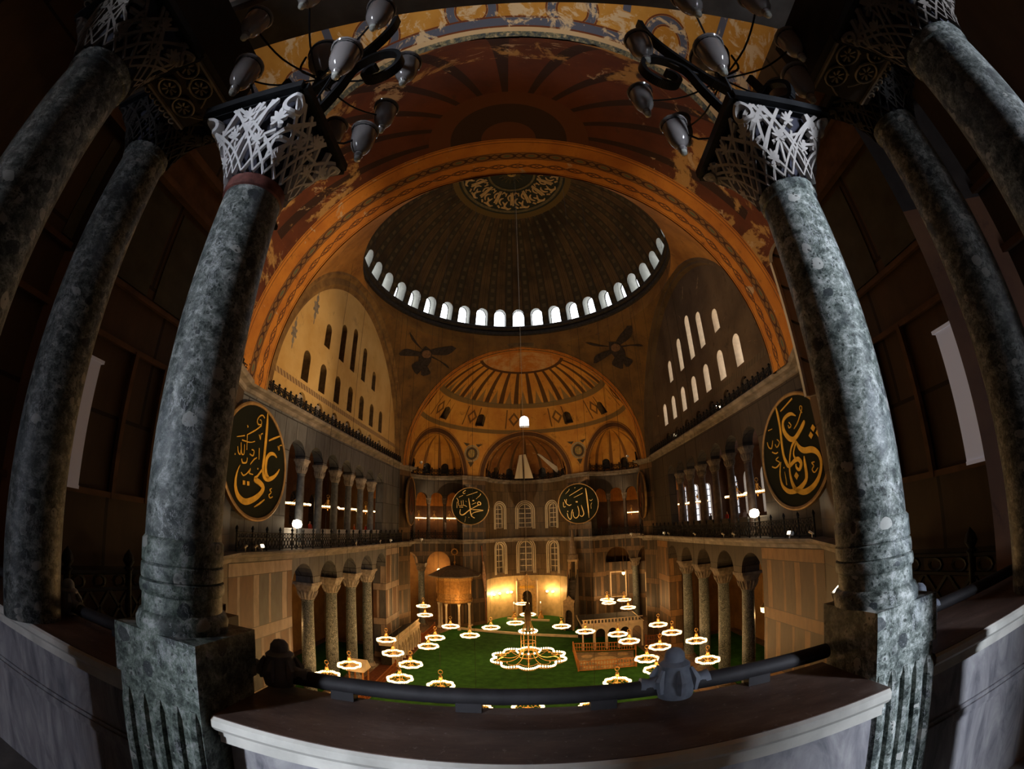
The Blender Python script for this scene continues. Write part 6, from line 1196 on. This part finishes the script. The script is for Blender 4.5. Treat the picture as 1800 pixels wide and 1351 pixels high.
# tall pale arched lattice at the south-west
o = thing('arched_lattice', 'tall pale arched lattice panel behind the paler green column', 'lattice', (-22.95, -11.8, 18.9)); e = Vector((-.65, -.76, 0)); nrm = Vector((-.76, .65, 0)); c0 = Vector((-22.95, -11.8, 0)); f = lambda u, z, d: tuple(c0+e*u+nrm*(-d)+Vector((0, 0, z)))
ol = [(-.92, 18.9)]+[(-.92*cos(pi*i/16), 24.6+.92*sin(pi*i/16)) for i in range(17)]+[(.92, 18.9)]
b = MB(); b.prism(ol, f, 0, .12); b.build('panel', plain('pale_lilac_board', (.5, .46, .44), .7, var=.12, sc=1), o)
b = MB()
for p, q in zip(ol, ol[1:]): b.bar(f(*p, -.06), f(*q, -.06), .14, .14)
b.build('frame', plain('cream_lattice_frame', (.55, .52, .46), .7, var=.1), o)
b = MB()
for k in range(4): z = 19.2+k*1.55; b.bar(f(-.85, z+1.2, -.03), f(.0, z+.5, -.03), .1, .07); b.bar(f(.85, z+1.2, -.03), f(.0, z+.5, -.03), .1, .07); b.bar(f(.0, z+.5, -.03), f(.0, z-.3, -.03), .05, .05)
b.build('diagonal_braces', M_dark, o)

# stone wall with framed panels closing the lower right curved bay, lamps inside the left one
f, oL, oU = EX[1]; H = pi*WE
b = MB(); arch_wall(b, lambda u, z, d: f(u, z, .95+d), 0, H, 0, 9.0, [], .1, 1, 0, 0); struct(b.build('wall_exedra_infill', M_east))
b = MB()
for u0, z0, z1, w_ in ((H*.22, 1.0, 3.4, 1.0), (H*.22, 4.3, 7.6, 1.0), (H*.5, 1.0, 3.4, 1.1), (H*.5, 4.6, 7.2, 1.1), (H*.78, 3.8, 7.4, .9)):
    for a, c_, p, q in ((u0-w_, u0+w_, z0-.16, z0), (u0-w_, u0+w_, z1, z1+.16), (u0-w_-.16, u0-w_, z0-.16, z1+.16), (u0+w_, u0+w_+.16, z0-.16, z1+.16)):
        for i in range(4): s0, s1 = a+(c_-a)*i/4, a+(c_-a)*(i+1)/4; b.face([f(s0, p, .88), f(s1, p, .88), f(s1, q, .88), f(s0, q, .88)])
trim(b, M_wmar)
f, oL, oU = EX[0]
for k, q in ((0, 'outer'), (1, 'middle')):
    p = f(oL[k][0], 8.2, 2.4); o = thing('hanging_lantern', 'glowing lantern behind the %s lower arch of the far left curved bay' % q, 'lantern', p); b = MB(); b.lathe([(.05, -.3), (.24, -.2), (.28, .15), (.1, .3), (0, .32)], n=10); b.build('lit_glass', M_bulb, o, local=True); b = MB(); b.tube([(0, 0, .3), (0, 0, 4.4)], .015, 4); b.build('chain', M_chain, o, local=True); point((p[0], p[1], p[2]+.6), P_RING*2.2, WARM, .25, o)
# painted grey ornaments on the pale lunette
for x, z, s_ in ((-8.7, 31.2, 1.0), (-11.2, 27.9, .85)):
    b = MB()
    for (du, dz, r1, r2) in ((0, 0, .34, .5), (0, .75, .2, .3), (0, -.75, .2, .3), (0, 1.25, .07, .22), (0, -1.25, .07, .25), (.36, .25, .1, .14), (-.36, .25, .1, .14), (.36, -.3, .1, .14), (-.36, -.3, .1, .14)): b.face([fN(x+s_*(du+r1*cos(a)), z+s_*(dz+r2*sin(a)), -.012) for a in lin(0, 2*pi, 12)[:-1]])
    b.build('painted_ornament', plain('grey_painted_ornament', (.22, .19, .16), .8), bpy.data.objects['wall_north_tympanum'])
